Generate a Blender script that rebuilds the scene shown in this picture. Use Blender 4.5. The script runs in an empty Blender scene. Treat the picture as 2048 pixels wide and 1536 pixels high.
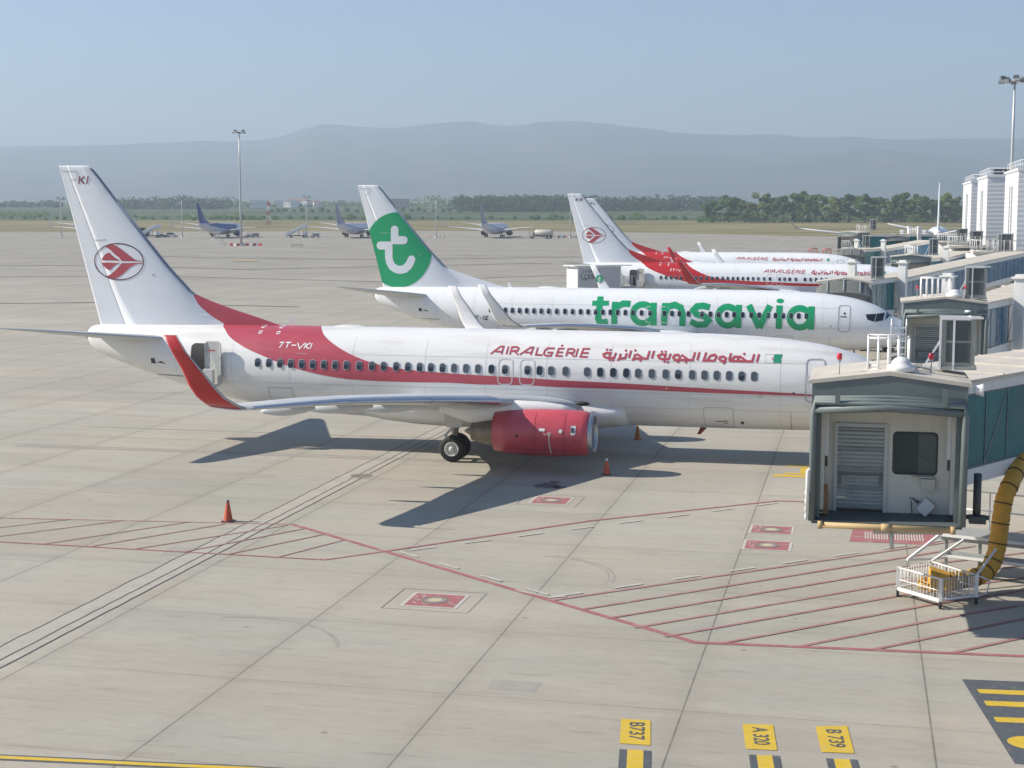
import bpy, bmesh, math, random
import numpy as np
from mathutils import Vector, Matrix
R = math.radians
PI = math.pi
random.seed(7)
scene = bpy.context.scene

# ---------------------------------------------------------------- camera
cam_d = bpy.data.cameras.new("camera"); cam = bpy.data.objects.new("camera", cam_d)
scene.collection.objects.link(cam); scene.camera = cam
CAM = Vector((-3.135, -64.226, 10.323)); YAW = -0.225397; PITCH = -0.111085
cam.location = CAM; cam.rotation_euler = (PI/2 + PITCH, 0, -YAW)
cam_d.sensor_width = 36.0; cam_d.lens = 36.0 * 3029.18 / 2048
cam_d.clip_start = 0.5; cam_d.clip_end = 60000

# ---------------------------------------------------------------- daylight
SUN_TRAVEL = Vector((1.46, 0.19, -1.0)).normalized()          # the way the light travels
elev = math.asin(-SUN_TRAVEL.z); to_sun = -SUN_TRAVEL
world = bpy.data.worlds.new("World"); scene.world = world; world.use_nodes = True
wn = world.node_tree; bg = wn.nodes["Background"]
sky = wn.nodes.new("ShaderNodeTexSky"); sky.sky_type = 'NISHITA'; sky.sun_disc = False
sky.sun_elevation = elev; sky.sun_rotation = math.atan2(to_sun.x, to_sun.y)
sky.altitude = 20; sky.air_density = 1.0; sky.dust_density = 0.05; sky.ozone_density = 4.4
wn.links.new(sky.outputs[0], bg.inputs[0]); bg.inputs[1].default_value = 0.082
sun_d = bpy.data.lights.new("sun", 'SUN'); sun = bpy.data.objects.new("sun", sun_d)
scene.collection.objects.link(sun); sun_d.energy = 4.9; sun_d.angle = R(0.5); sun_d.color = (1.0, .925, .81)
sun.rotation_euler = SUN_TRAVEL.to_track_quat('-Z', 'Y').to_euler(); sun.location = (-60, -40, 60)
vs = scene.view_settings; vs.view_transform = 'Standard'; vs.look = 'None'; vs.gamma = 1.0; vs.exposure = 0.66
vs.use_curve_mapping = False
scene.cycles.use_denoising = True
scene.cycles.max_bounces = 6; scene.cycles.diffuse_bounces = 3; scene.cycles.glossy_bounces = 3
scene.cycles.transmission_bounces = 4; scene.cycles.volume_bounces = 1; scene.cycles.transparent_max_bounces = 8
scene.cycles.use_adaptive_sampling = True; scene.cycles.adaptive_threshold = 0.02

# ---------------------------------------------------------------- helpers
COL = scene.collection
def tag(o, label=None, cat=None, group=None, kind=None):
    if label: o["label"] = label
    if cat: o["category"] = cat
    if group: o["group"] = group
    if kind: o["kind"] = kind
    return o
def empty(name, loc=(0, 0, 0), rz=0.0):
    o = bpy.data.objects.new(name, None); o.empty_display_size = .5
    COL.objects.link(o); o.location = loc; o.rotation_euler = (0, 0, rz); return o
def kids(o): return [c for c in bpy.data.objects if c.parent == o]
def copy_tree(o, parent=None):
    c = o.copy(); COL.objects.link(c); c.parent = parent
    for ch in KIDS.get(o.name, []): copy_tree_child(ch, c)
    return c
KIDS = {}
def copy_tree_child(ch, p):
    c = ch.copy(); COL.objects.link(c); c.parent = p
    KIDS.setdefault(p.name, []).append(c)
    for g in KIDS.get(ch.name, []): copy_tree_child(g, c)
def link_child(o, parent):
    o.parent = parent; KIDS.setdefault(parent.name, []).append(o)

class MB:
    def __init__(s): s.v = []; s.f = []; s.m = []; s.sm = []
    def add(s, vs, fs, m=0, smooth=False):
        b = len(s.v); s.v.extend([tuple(p) for p in vs])
        for f in fs: s.f.append([b + i for i in f]); s.m.append(m); s.sm.append(smooth)
        return s
    def box(s, c, d, rz=0.0, m=0, mat=None):
        x, y, z = d[0]/2, d[1]/2, d[2]/2
        P = [(-x,-y,-z),(x,-y,-z),(x,y,-z),(-x,y,-z),(-x,-y,z),(x,-y,z),(x,y,z),(-x,y,z)]
        if mat is not None: P = [tuple(mat @ Vector(p) + Vector(c)) for p in P]
        else:
            ca, sa = math.cos(rz), math.sin(rz)
            P = [(c[0]+p[0]*ca-p[1]*sa, c[1]+p[0]*sa+p[1]*ca, c[2]+p[2]) for p in P]
        return s.add(P, [(0,3,2,1),(4,5,6,7),(0,1,5,4),(1,2,6,5),(2,3,7,6),(3,0,4,7)], m)
    def hexa(s, P, m=0): return s.add(P, [(0,3,2,1),(4,5,6,7),(0,1,5,4),(1,2,6,5),(2,3,7,6),(3,0,4,7)], m)
    def beam(s, a, b, w=.06, h=None, m=0):
        """square bar from a to b"""
        a = Vector(a); b = Vector(b); d = (b - a)
        if d.length < 1e-6: return s
        d.normalize(); up = Vector((0,0,1)) if abs(d.z) < .95 else Vector((1,0,0))
        r = d.cross(up).normalized(); u = r.cross(d).normalized(); h = h or w
        P = []
        for q in (a, b):
            for i, j in ((-1,-1),(1,-1),(1,1),(-1,1)): P.append(q + r*(i*w/2) + u*(j*h/2))
        return s.add(P, [(0,3,2,1),(4,5,6,7),(0,1,5,4),(1,2,6,5),(2,3,7,6),(3,0,4,7)], m)
    def tube(s, pts, r, n=8, m=0, caps=True, closed=False):
        pts = [Vector(p) for p in pts]; rr = r if isinstance(r, (list, tuple)) else [r]*len(pts)
        rings = []; prev = None
        for i, p in enumerate(pts):
            if closed: d = pts[(i+1) % len(pts)] - pts[i-1]
            else: d = pts[min(i+1, len(pts)-1)] - pts[max(i-1, 0)]
            d.normalize()
            if prev is None:
                up = Vector((0,0,1)) if abs(d.z) < .9 else Vector((1,0,0)); a = d.cross(up).normalized()
            else:
                a = prev - d*prev.dot(d); a.normalize()
            prev = a; b = d.cross(a)
            rings.append([p + (a*math.cos(2*PI*k/n) + b*math.sin(2*PI*k/n))*rr[i] for k in range(n)])
        s.loft(rings, m=m, caps=caps and not closed, loop=closed); return s
    def loft(s, rings, m=0, caps=True, smooth=True, loop=False, cyc=True):
        n = len(rings[0]); b = len(s.v)
        for r_ in rings: s.v.extend([tuple(p) for p in r_])
        R_ = len(rings)
        for i in range(R_ if loop else R_-1):
            for k in range(n if cyc else n-1):
                i2 = (i+1) % R_; k2 = (k+1) % n
                s.f.append([b+i*n+k, b+i*n+k2, b+i2*n+k2, b+i2*n+k]); s.m.append(m if not callable(m) else m(i, k)); s.sm.append(smooth)
        if caps:
            mm = m if not callable(m) else m(0, 0)
            s.f.append([b+k for k in range(n)][::-1]); s.m.append(mm); s.sm.append(False)
            s.f.append([b+(R_-1)*n+k for k in range(n)]); s.m.append(mm); s.sm.append(False)
        return s
    def lathe(s, prof, c=(0,0,0), axis='z', n=24, m=0, caps=False, sq=None):
        """prof: (along, radius) pairs"""
        rings = []
        for t, r in prof:
            ring = []
            for k in range(n):
                a = 2*PI*k/n; u, v = r*math.cos(a), r*math.sin(a)
                if sq and v < 0: v *= sq
                ring.append({'z':(c[0]+u,c[1]+v,c[2]+t),'x':(c[0]+t,c[1]+u,c[2]+v),'y':(c[0]+u,c[1]+t,c[2]+v)}[axis])
            rings.append(ring)
        return s.loft(rings, m=m, caps=caps)
    def sphere(s, c, r, n=12, k=8, m=0):
        rx, ry, rz = r if isinstance(r, (list, tuple)) else (r, r, r)
        rings = []
        for i in range(k+1):
            a = -PI/2 + PI*i/k; a = max(min(a, PI/2-.02), -PI/2+.02)
            rings.append([(c[0]+rx*math.cos(a)*math.cos(2*PI*j/n), c[1]+ry*math.cos(a)*math.sin(2*PI*j/n), c[2]+rz*math.sin(a)) for j in range(n)])
        return s.loft(rings, m=m, caps=True)
    def build(s, name, mats, parent=None, weld=True, recalc=True):
        me = bpy.data.meshes.new(name)
        me.from_pydata(s.v, [], s.f)
        for M in (mats if isinstance(mats, (list, tuple)) else [mats]): me.materials.append(M)
        me.polygons.foreach_set("material_index", s.m); me.polygons.foreach_set("use_smooth", s.sm)
        if recalc:
            bm = bmesh.new(); bm.from_mesh(me)
            bmesh.ops.recalc_face_normals(bm, faces=bm.faces); bm.to_mesh(me); bm.free()
        me.update()
        o = bpy.data.objects.new(name, me); COL.objects.link(o)
        if parent is not None: link_child(o, parent)
        return o

# ---------------------------------------------------------------- materials
def lin(c): return tuple(x/12.92 if x <= .04045 else ((x+.055)/1.055)**2.4 for x in c)
MATS = {}
def mat(name, col, rough=.5, metal=0.0, spec=.5, noise=0.0, nscale=3.0, bump=0.0, bscale=40.0, coat=0.0, streak=None, emit=None, trans=0.0, alpha=1.0, dirt=None):
    if name in MATS: return MATS[name]
    M = bpy.data.materials.new(name); M.use_nodes = True; MATS[name] = M
    nt = M.node_tree; b = nt.nodes["Principled BSDF"]; L = nt.links
    b.inputs["Base Color"].default_value = (*col, 1); b.inputs["Roughness"].default_value = rough
    b.inputs["Metallic"].default_value = metal; b.inputs["Specular IOR Level"].default_value = spec
    b.inputs["Coat Weight"].default_value = coat; b.inputs["Coat Roughness"].default_value = .12
    b.inputs["Transmission Weight"].default_value = trans; b.inputs["Alpha"].default_value = alpha
    if emit: b.inputs["Emission Color"].default_value = (*emit[0], 1); b.inputs["Emission Strength"].default_value = emit[1]
    tc = nt.nodes.new("ShaderNodeTexCoord")
    if noise > 0:
        mp = nt.nodes.new("ShaderNodeMapping"); L.new(tc.outputs["Object"], mp.inputs[0])
        if streak: mp.inputs["Scale"].default_value = streak
        n = nt.nodes.new("ShaderNodeTexNoise"); n.inputs["Scale"].default_value = nscale; n.inputs["Detail"].default_value = 6; n.inputs["Roughness"].default_value = .62
        L.new(mp.outputs[0], n.inputs["Vector"])
        r = nt.nodes.new("ShaderNodeMapRange"); r.inputs[1].default_value = .25; r.inputs[2].default_value = .75
        r.inputs[3].default_value = 1-noise; r.inputs[4].default_value = 1+noise*.6
        L.new(n.outputs["Fac"], r.inputs[0])
        mx = nt.nodes.new("ShaderNodeVectorMath"); mx.operation = 'SCALE'
        mx.inputs[0].default_value = col; L.new(r.outputs[0], mx.inputs["Scale"])
        out = mx.outputs[0]
        if dirt:
            n2 = nt.nodes.new("ShaderNodeTexNoise"); n2.inputs["Scale"].default_value = dirt[2]; n2.inputs["Detail"].default_value = 8
            mp2 = nt.nodes.new("ShaderNodeMapping"); L.new(tc.outputs["Object"], mp2.inputs[0]); mp2.inputs["Scale"].default_value = dirt[3]
            L.new(mp2.outputs[0], n2.inputs["Vector"])
            r2 = nt.nodes.new("ShaderNodeMapRange"); r2.inputs[1].default_value = .52; r2.inputs[2].default_value = .75; r2.inputs[4].default_value = dirt[1]
            L.new(n2.outputs["Fac"], r2.inputs[0])
            mc = nt.nodes.new("ShaderNodeMix"); mc.data_type = 'RGBA'; L.new(r2.outputs[0], mc.inputs[0]); L.new(out, mc.inputs[6]); mc.inputs[7].default_value = (*dirt[0], 1)
            out = mc.outputs[2]
        L.new(out, b.inputs["Base Color"])
        rr = nt.nodes.new("ShaderNodeMapRange"); rr.inputs[3].default_value = max(rough-.08, .03); rr.inputs[4].default_value = min(rough+.1, 1)
        L.new(n.outputs["Fac"], rr.inputs[0]); L.new(rr.outputs[0], b.inputs["Roughness"])
    if bump > 0:
        n3 = nt.nodes.new("ShaderNodeTexNoise"); n3.inputs["Scale"].default_value = bscale; n3.inputs["Detail"].default_value = 5
        L.new(tc.outputs["Object"], n3.inputs["Vector"])
        bp = nt.nodes.new("ShaderNodeBump"); bp.inputs["Strength"].default_value = bump; bp.inputs["Distance"].default_value = .02
        L.new(n3.outputs["Fac"], bp.inputs["Height"]); L.new(bp.outputs[0], b.inputs["Normal"])
    return M

WHITE = mat("white_paint", (.80,.79,.77), .32, noise=.05, nscale=.9, streak=(.35,1,1.6), coat=.25, bump=.025, bscale=1.2, dirt=((.50,.47,.42), .45, 1.3, (.25,1,2.2)))
WHITE_CLEAN = mat("white_gloss_paint", (.80,.81,.82), .26, noise=.03, nscale=1.2, coat=.3)
FIN_WHITE = mat("fin_white_paint", (.76,.78,.81), .34, noise=.04, nscale=1.1, coat=.2)
BELLY = mat("grey_belly_paint", (.55,.55,.53), .42, noise=.10, nscale=1.2, streak=(.4,1,1.5))
RED = mat("faded_red_paint", (.46,.072,.10), .36, noise=.10, nscale=1.6, streak=(.4,1,1.8), coat=.2)
RED2 = mat("strong_red_paint", (.47,.022,.022), .33, noise=.06, nscale=1.6, coat=.25)
RED_COWL = mat("red_cowl_paint", (.56,.08,.105), .35, noise=.10, nscale=2.2, coat=.25, dirt=((.24,.05,.05), .35, 1.8, (1,1,1)))
GREEN = mat("green_livery_paint", (.008,.33,.135), .32, noise=.04, nscale=1.5, coat=.25)
LETTER_RED = mat("red_lettering", (.42,.075,.10), .4)
LETTER_WHITE = mat("white_lettering", (.82,.82,.82), .4)
LETTER_DARK = mat("dark_lettering", (.06,.06,.075), .5)
ALU = mat("bare_aluminium", (.58,.60,.64), .30, metal=.85, noise=.07, nscale=3)
LIP = mat("polished_inlet_lip", (.46,.48,.52), .38, metal=.85, noise=.06, nscale=4)
STEEL = mat("hot_steel", (.22,.19,.15), .42, metal=.7, noise=.2, nscale=5)
WGREY = mat("wing_grey_paint", (.52,.54,.55), .40, noise=.09, nscale=1.1, streak=(1,.3,1))
GREYFRAME = mat("grey_trim", (.36,.38,.40), .45)
LINE = mat("panel_line", (.42,.42,.42), .6)
TYRE = mat("tyre_rubber", (.022,.022,.024), .75, noise=.2, nscale=8)
HUBM = mat("wheel_hub_paint", (.62,.61,.58), .42, noise=.12, nscale=12)
DARK = mat("dark_recess", (.018,.018,.02), .7)
GLASSD = mat("dark_window_glass", (.018,.024,.032), .08, spec=.6)
BLIND = mat("window_blind", (.075,.09,.11), .3)
BRASS = mat("gear_steel", (.45,.45,.43), .35, metal=.4, noise=.15, nscale=9)
STRIPEM = mat("door_warning_stripe", (.25,.03,.03), .5)
BEIGE = mat("beige_plastic", (.58,.55,.48), .5, noise=.06, nscale=4)
# ---------------------------------------------------------------- airliner reference surfaces (metres, nose at x=0)
def pchip(xs, ys):
    xs = np.array(xs, float); ys = np.array(ys, float)
    if xs[0] > xs[-1]: xs = xs[::-1]; ys = ys[::-1]
    h = np.diff(xs); d = np.diff(ys) / h
    m = np.zeros(len(xs)); m[0] = d[0]; m[-1] = d[-1]
    for i in range(1, len(xs) - 1):
        if d[i-1] * d[i] > 0:
            w1 = 2*h[i] + h[i-1]; w2 = h[i] + 2*h[i-1]
            m[i] = (w1 + w2) / (w1/d[i-1] + w2/d[i])
    def f(x):
        x = min(max(x, xs[0]), xs[-1])
        i = min(max(int(np.searchsorted(xs, x)) - 1, 0), len(h) - 1)
        t = (x - xs[i]) / h[i]
        return float((2*t**3-3*t**2+1)*ys[i] + (t**3-2*t**2+t)*h[i]*m[i] + (-2*t**3+3*t**2)*ys[i+1] + (t**3-t**2)*h[i]*m[i+1])
    return f
_T = [(0,2.66),(-.06,2.86),(-.25,3.06),(-.6,3.24),(-1.05,3.43),(-1.5,3.64),(-2.0,3.98),(-2.5,4.30),(-3.0,4.53),(-3.5,4.70),(-4.4,4.93),(-5.4,5.09),(-6.5,5.21),(-8.6,5.32),(-11,5.36),(-25,5.38),(-30,5.37),(-33,5.37),(-36.2,5.31),(-37.6,5.26),(-37.95,5.16),(-38.1,4.98)]
_B = [(0,2.66),(-.06,2.46),(-.25,2.27),(-.6,2.06),(-1.05,1.88),(-2,1.63),(-3.5,1.43),(-5.5,1.35),(-8,1.33),(-23.5,1.36),(-26,1.45),(-28.6,1.66),(-31,2.03),(-34,2.78),(-35.6,3.27),(-36.5,3.57),(-37.6,4.02),(-37.95,4.3),(-38.1,4.55)]
_Wd = [(0,0.02),(-.06,.24),(-.25,.46),(-.6,.74),(-1.05,.99),(-2,1.35),(-3.5,1.67),(-5.5,1.84),(-7,1.88),(-25,1.88),(-28,1.80),(-31,1.55),(-34,1.12),(-36.5,.64),(-37.6,.38),(-37.95,.26),(-38.1,.14)]
FT = pchip(*zip(*_T)); FB = pchip(*zip(*_B)); FW = pchip(*zip(*_Wd))
def fus(x, th, off=0.0):
    """point on the fuselage skin; th = 0 is starboard (-y), pi/2 the crown, -pi/2 the keel"""
    T, B, W = FT(x), FB(x), FW(x); c = (T + B) / 2; hgt = (T - B) / 2
    n = np.array([math.cos(th) / max(W, .02), math.sin(th) / max(hgt, .02)]); n /= np.linalg.norm(n)
    return (x, -(W*math.cos(th) + off*n[0]), c + hgt*math.sin(th) + off*n[1])
def fus_th(x, z):
    T, B = FT(x), FB(x)
    return math.asin(min(1.0, max(-1.0, (z - (T+B)/2) / ((T-B)/2))))
def skin(x, z, off=0.012):
    return fus(x, fus_th(x, z), off)
_FL = [(12.60,-37.86),(12.40,-37.63),(11.47,-36.84),(10.17,-35.77),(8.89,-34.70),(7.92,-33.87),(7.08,-33.06),(6.81,-32.80),(6.55,-32.23),(6.12,-30.99),(5.75,-29.75),(5.47,-28.85),(5.2,-28.0)]
FIN_LE = pchip(*zip(*_FL))
def fin_te(z): return -37.47 - (z - 5.28) * (1.85 / 7.31)
def fin_hinge(z): return -36.17 - (z - 5.31) * (2.55 / 6.6)
def fin_main(z): return -37.83 + (12.58 - z) * .869
def fin_h(x, z):
    le, te = fin_main(z), fin_te(z); ch = max(le - te, .3)
    u = (le - x) / ch; t = .010
    if 0 <= u <= 1:
        t = max(t, .5*.095*ch*(2.969*math.sqrt(u) - 1.26*u - 3.516*u*u + 2.843*u**3 - 1.036*u**4))
    dl = FIN_LE(z)
    if x > te:
        v = (dl - x) / max(dl - le + 1.2, .3)
        t = max(t, min(.10, .16*math.sqrt(max(min(v, 1), 0))) if u < .3 else t)
    if x > dl - .06: t = min(t, .02)
    return t
def finp(x, z, off=0.012): return (x, -(fin_h(x, z) + off), z)
LATIN = [[(-18.433,4.426),(-18.05,4.732),(-17.874,4.736)],[(-17.909,4.75),(-17.965,4.417)],[(-18.238,4.525),(-17.933,4.531)],[(-17.699,4.745),(-17.75,4.419)],[(-17.536,4.733),(-17.596,4.413)],[(-17.581,4.717),(-17.309,4.722),(-17.243,4.68),(-17.278,4.582),(-17.552,4.556)],[(-17.415,4.559),(-17.228,4.414)],[(-17.164,4.415),(-16.733,4.718),(-16.58,4.721)],[(-16.615,4.735),(-16.685,4.41)],[(-16.938,4.508),(-16.652,4.514)],[(-16.415,4.724),(-16.465,4.429),(-16.179,4.422)],[(-15.696,4.702),(-15.997,4.696),(-16.093,4.607),(-16.129,4.48),(-16.049,4.401),(-15.812,4.4),(-15.765,4.531),(-15.971,4.527)],[(-15.268,4.695),(-15.505,4.691),(-15.581,4.402),(-15.306,4.398)],[(-15.539,4.544),(-15.309,4.548)],[(-15.429,4.799),(-15.35,4.83)],[(-15.09,4.704),(-15.158,4.395)],[(-15.134,4.683),(-14.873,4.688),(-14.811,4.631),(-14.861,4.542),(-15.118,4.528)],[(-14.992,4.531),(-14.791,4.379)],[(-14.672,4.712),(-14.739,4.383)],[(-14.169,4.706),(-14.45,4.701),(-14.541,4.387),(-14.228,4.384)],[(-14.49,4.54),(-14.203,4.546)]]
ARABIC = [[(-7.104,4.627),(-7.182,4.312)],[(-7.302,4.624),(-7.37,4.339),(-8.318,4.345)],[(-7.901,4.539),(-7.601,4.35)],[(-8.249,4.647),(-8.318,4.345)],[(-8.201,4.381),(-8.11,4.509),(-7.97,4.512),(-7.934,4.444),(-7.979,4.347)],[(-8.438,4.339),(-8.659,4.346),(-8.723,4.41),(-8.689,4.487),(-8.55,4.509),(-8.454,4.453),(-8.469,4.319),(-8.559,4.22)],[(-9.266,4.656),(-9.361,4.34),(-8.899,4.341)],[(-9.202,4.362),(-9.094,4.529),(-8.916,4.571),(-8.843,4.511),(-8.899,4.341)],[(-9.549,4.662),(-9.623,4.342)],[(-9.731,4.659),(-9.806,4.35),(-10.372,4.339)],[(-10.287,4.545),(-9.988,4.355)],[(-10.38,4.339),(-10.575,4.343),(-10.623,4.431),(-10.57,4.529),(-10.429,4.543),(-10.35,4.475),(-10.37,4.32),(-10.453,4.232)],[(-10.738,4.583),(-10.801,4.377),(-11.023,4.346)],[(-11.023,4.346),(-11.211,4.4),(-11.26,4.488),(-11.122,4.549),(-10.95,4.541),(-10.991,4.354)],[(-11.444,4.685),(-11.515,4.375)],[(-11.629,4.681),(-11.699,4.371),(-12.252,4.36)],[(-12.168,4.548),(-11.884,4.379)],[(-12.221,4.547),(-12.261,4.368),(-12.327,4.268)],[(-12.41,4.675),(-12.48,4.375)],[(-12.582,4.567),(-12.632,4.372),(-12.849,4.348)],[(-12.84,4.543),(-12.878,4.347),(-12.953,4.259)],[(-13.038,4.578),(-13.099,4.374),(-13.345,4.35)],[(-13.345,4.35),(-13.53,4.413),(-13.568,4.498),(-13.439,4.563),(-13.272,4.554),(-13.317,4.358)]]
ARDOTS = [(-7.712,4.625),(-10.082,4.256),(-10.968,4.261),(-10.832,4.24),(-11.121,4.652),(-10.962,4.655),(-11.979,4.279),(-12.237,4.678),(-13.277,4.28),(-13.14,4.271),(-13.439,4.686),(-13.288,4.678),(-12.632,4.67)]
FLAG = [[(-6.846,4.62),(-6.49,4.625),(-6.51,4.297),(-6.837,4.292)],[(-6.49,4.625),(-6.155,4.629),(-6.191,4.302),(-6.51,4.297)]]
REG = [[(-28.086,4.712),(-27.883,4.716),(-28.052,4.49)],[(-27.844,4.717),(-27.569,4.722)],[(-27.7,4.72),(-27.736,4.487)],[(-27.498,4.608),(-27.282,4.613)],[(-27.236,4.707),(-27.095,4.475),(-26.889,4.71)],[(-26.824,4.702),(-26.888,4.479)],[(-26.637,4.719),(-26.841,4.587),(-26.661,4.475)],[(-26.561,4.707),(-26.599,4.476)]]
BADGE = [[(-29.195,5.112),(-29.224,5.338),(-28.36,5.339),(-28.329,5.107)]]
SWOOSH_UP = [(-26.585,5.376),(-26.46,5.312),(-26.185,5.081),(-25.814,4.84),(-25.363,4.595),(-24.691,4.286),(-23.86,4.001),(-23.153,3.839),(-22.22,3.708),(-21.298,3.64),(-20.16,3.578),(-18.833,3.526),(-16.909,3.465),(-15.487,3.406),(-12.377,3.326),(-10.495,3.256),(-8.433,3.184),(-6.199,3.116),(-4.596,3.047)]
SWOOSH_LOW = [(-31.302,5.368),(-30.98,5.194),(-30.614,4.918),(-30.1,4.641),(-29.547,4.401),(-28.655,4.091),(-27.894,3.824),(-26.917,3.565),(-25.727,3.336),(-24.543,3.207),(-23.146,3.162),(-21.754,3.155),(-20.161,3.169),(-18.835,3.13),(-16.91,3.146),(-15.488,3.107),(-12.377,3.081),(-10.495,3.045),(-8.432,3.016),(-6.197,3.002),(-4.595,2.985)]
DORSAL = [(-32.773,6.718),(-32.505,6.296),(-31.933,5.796),(-31.282,5.419)]
FINREG = [[(-38.259,12.106),(-38.334,11.75)],[(-38.018,12.096),(-38.204,11.928),(-38.055,11.748)],[(-37.824,12.103),(-37.918,11.748)]]
EMBLEM = [[(-37.049,8.869),(-36.868,8.941),(-36.707,8.981),(-36.567,8.943),(-36.411,8.881),(-36.205,8.741),(-35.948,8.571),(-35.693,8.385),(-35.524,8.277),(-35.387,8.243),(-35.166,8.24),(-35.167,8.209),(-36.222,8.225),(-36.357,8.38),(-36.599,8.551),(-36.805,8.738)],[(-37.275,8.244),(-37.214,8.389),(-37.064,8.532),(-36.863,8.612),(-36.708,8.472),(-36.535,8.347),(-36.291,8.247)],[(-37.279,8.152),(-37.213,8.011),(-37.057,7.871),(-36.871,7.794),(-36.731,7.906),(-36.583,8.033),(-36.296,8.122)],[(-37.073,7.508),(-36.86,7.432),(-36.663,7.411),(-36.463,7.468),(-36.245,7.581),(-36.026,7.756),(-35.792,7.946),(-35.615,8.042),(-35.39,8.109),(-35.168,8.115),(-35.167,8.151),(-36.225,8.124),(-36.372,7.972),(-36.63,7.75),(-36.853,7.59)]]
EMB_C = [[(-36.391,8.192),(-35.133,8.201),(-36.363,9.022)]]
TLOGO = [[(-36.518,9.435),(-36.526,8.663)],[(-36.526,8.651),(-35.817,8.654)],[(-37.659,8.26),(-36.979,8.264)],[(-36.978,8.327),(-36.993,7.426),(-36.93,7.091),(-36.732,6.757),(-36.419,6.571),(-36.105,6.52),(-35.768,6.599),(-35.499,6.811),(-35.341,7.063),(-35.242,7.293)]]
TDISC = [[(-38.454,9.598),(-37.944,10.059),(-37.444,10.372),(-36.867,10.581),(-36.312,10.651)],[(-33.729,7.571),(-33.901,6.906),(-34.245,6.321),(-34.82,5.814),(-35.492,5.429),(-36.214,5.25),(-36.848,5.304),(-37.415,5.486)]]
TRANS = [[(-21.281,4.851),(-21.283,3.953),(-21.347,3.394),(-21.266,3.169),(-21.006,3.1),(-20.664,3.178)],[(-21.808,4.403),(-20.652,4.417)],[(-20.215,4.516),(-20.22,2.99)],[(-20.181,3.849),(-20.025,4.221),(-19.636,4.406),(-19.149,4.389)],[(-17.547,4.486),(-17.493,2.953)],[(-16.761,4.48),(-16.773,2.965)],[(-16.727,3.779),(-16.566,4.235),(-16.097,4.372),(-15.687,4.199),(-15.531,3.756),(-15.537,2.936)],[(-13.708,4.225),(-14.149,4.335),(-14.582,4.291),(-14.805,4.04),(-14.596,3.77),(-13.999,3.621),(-13.756,3.348),(-13.991,3.09),(-14.505,3.058),(-14.997,3.266)],[(-11.756,4.426),(-11.766,2.878)],[(-11.091,4.419),(-10.346,2.909)],[(-9.69,4.414),(-10.346,2.909)],[(-9.055,4.421),(-9.067,2.867)],[(-6.953,4.385),(-6.949,2.847)]]
TRING = [[(-17.566,3.751),(-17.584,3.587),(-17.649,3.433),(-17.756,3.299),(-17.897,3.195),(-18.062,3.128),(-18.239,3.103),(-18.416,3.122),(-18.58,3.184),(-18.722,3.284),(-18.832,3.415),(-18.903,3.568),(-18.932,3.732),(-18.915,3.896),(-18.854,4.049),(-18.754,4.18),(-18.619,4.281),(-18.46,4.345),(-18.284,4.368),(-18.106,4.349),(-17.936,4.289),(-17.788,4.192),(-17.671,4.064),(-17.595,3.914),(-17.566,3.751)],[(-11.84,3.676),(-11.857,3.513),(-11.919,3.361),(-12.019,3.228),(-12.151,3.125),(-12.305,3.059),(-12.472,3.034),(-12.638,3.054),(-12.794,3.115),(-12.928,3.214),(-13.032,3.344),(-13.099,3.495),(-13.125,3.657),(-13.108,3.819),(-13.05,3.97),(-12.953,4.1),(-12.825,4.2),(-12.673,4.264),(-12.508,4.287),(-12.34,4.268),(-12.182,4.208),(-12.044,4.112),(-11.936,3.986),(-11.867,3.837),(-11.84,3.676)],[(-7.042,3.636),(-7.06,3.472),(-7.122,3.317),(-7.222,3.182),(-7.355,3.078),(-7.512,3.011),(-7.68,2.986),(-7.85,3.005),(-8.008,3.067),(-8.145,3.168),(-8.252,3.299),(-8.32,3.453),(-8.347,3.618),(-8.329,3.782),(-8.269,3.935),(-8.169,4.067),(-8.038,4.168),(-7.883,4.232),(-7.714,4.255),(-7.545,4.236),(-7.385,4.176),(-7.246,4.078),(-7.139,3.95),(-7.069,3.799),(-7.042,3.636)]]
TDOT = [[(-8.786,4.711),(-8.801,4.653),(-8.852,4.604),(-8.93,4.571),(-9.024,4.558),(-9.12,4.568),(-9.202,4.6),(-9.258,4.648),(-9.281,4.706),(-9.266,4.763),(-9.216,4.812),(-9.138,4.845),(-9.044,4.858),(-8.948,4.847),(-8.865,4.816),(-8.808,4.768)]]
FGZ = [[(-30.217,3.091),(-30.199,3.384),(-29.955,3.389)],[(-30.206,3.245),(-30.022,3.249)],[(-29.885,3.231),(-29.718,3.234)],[(-29.44,3.349),(-29.59,3.382),(-29.641,3.236),(-29.588,3.106),(-29.45,3.131),(-29.444,3.24),(-29.52,3.239)],[(-29.424,3.371),(-29.31,3.374),(-29.435,3.124),(-29.298,3.127)]]
WIN_X = [-29.01, -28.47, -27.94, -27.43, -26.92, -26.4, -25.88, -25.36, -24.84, -24.26, -23.68, -23.15, -22.58, -22.05, -21.52, -21.02, -20.5, -19.99, -19.46, -18.93, -18.34, -17.75, -16.77, -16.25, -15.75, -15.13, -14.21, -13.65, -13.1, -12.55, -12.05, -11.48, -10.9, -10.38, -9.8, -9.29, -8.79, -8.28, -7.77, -7.26]
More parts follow.
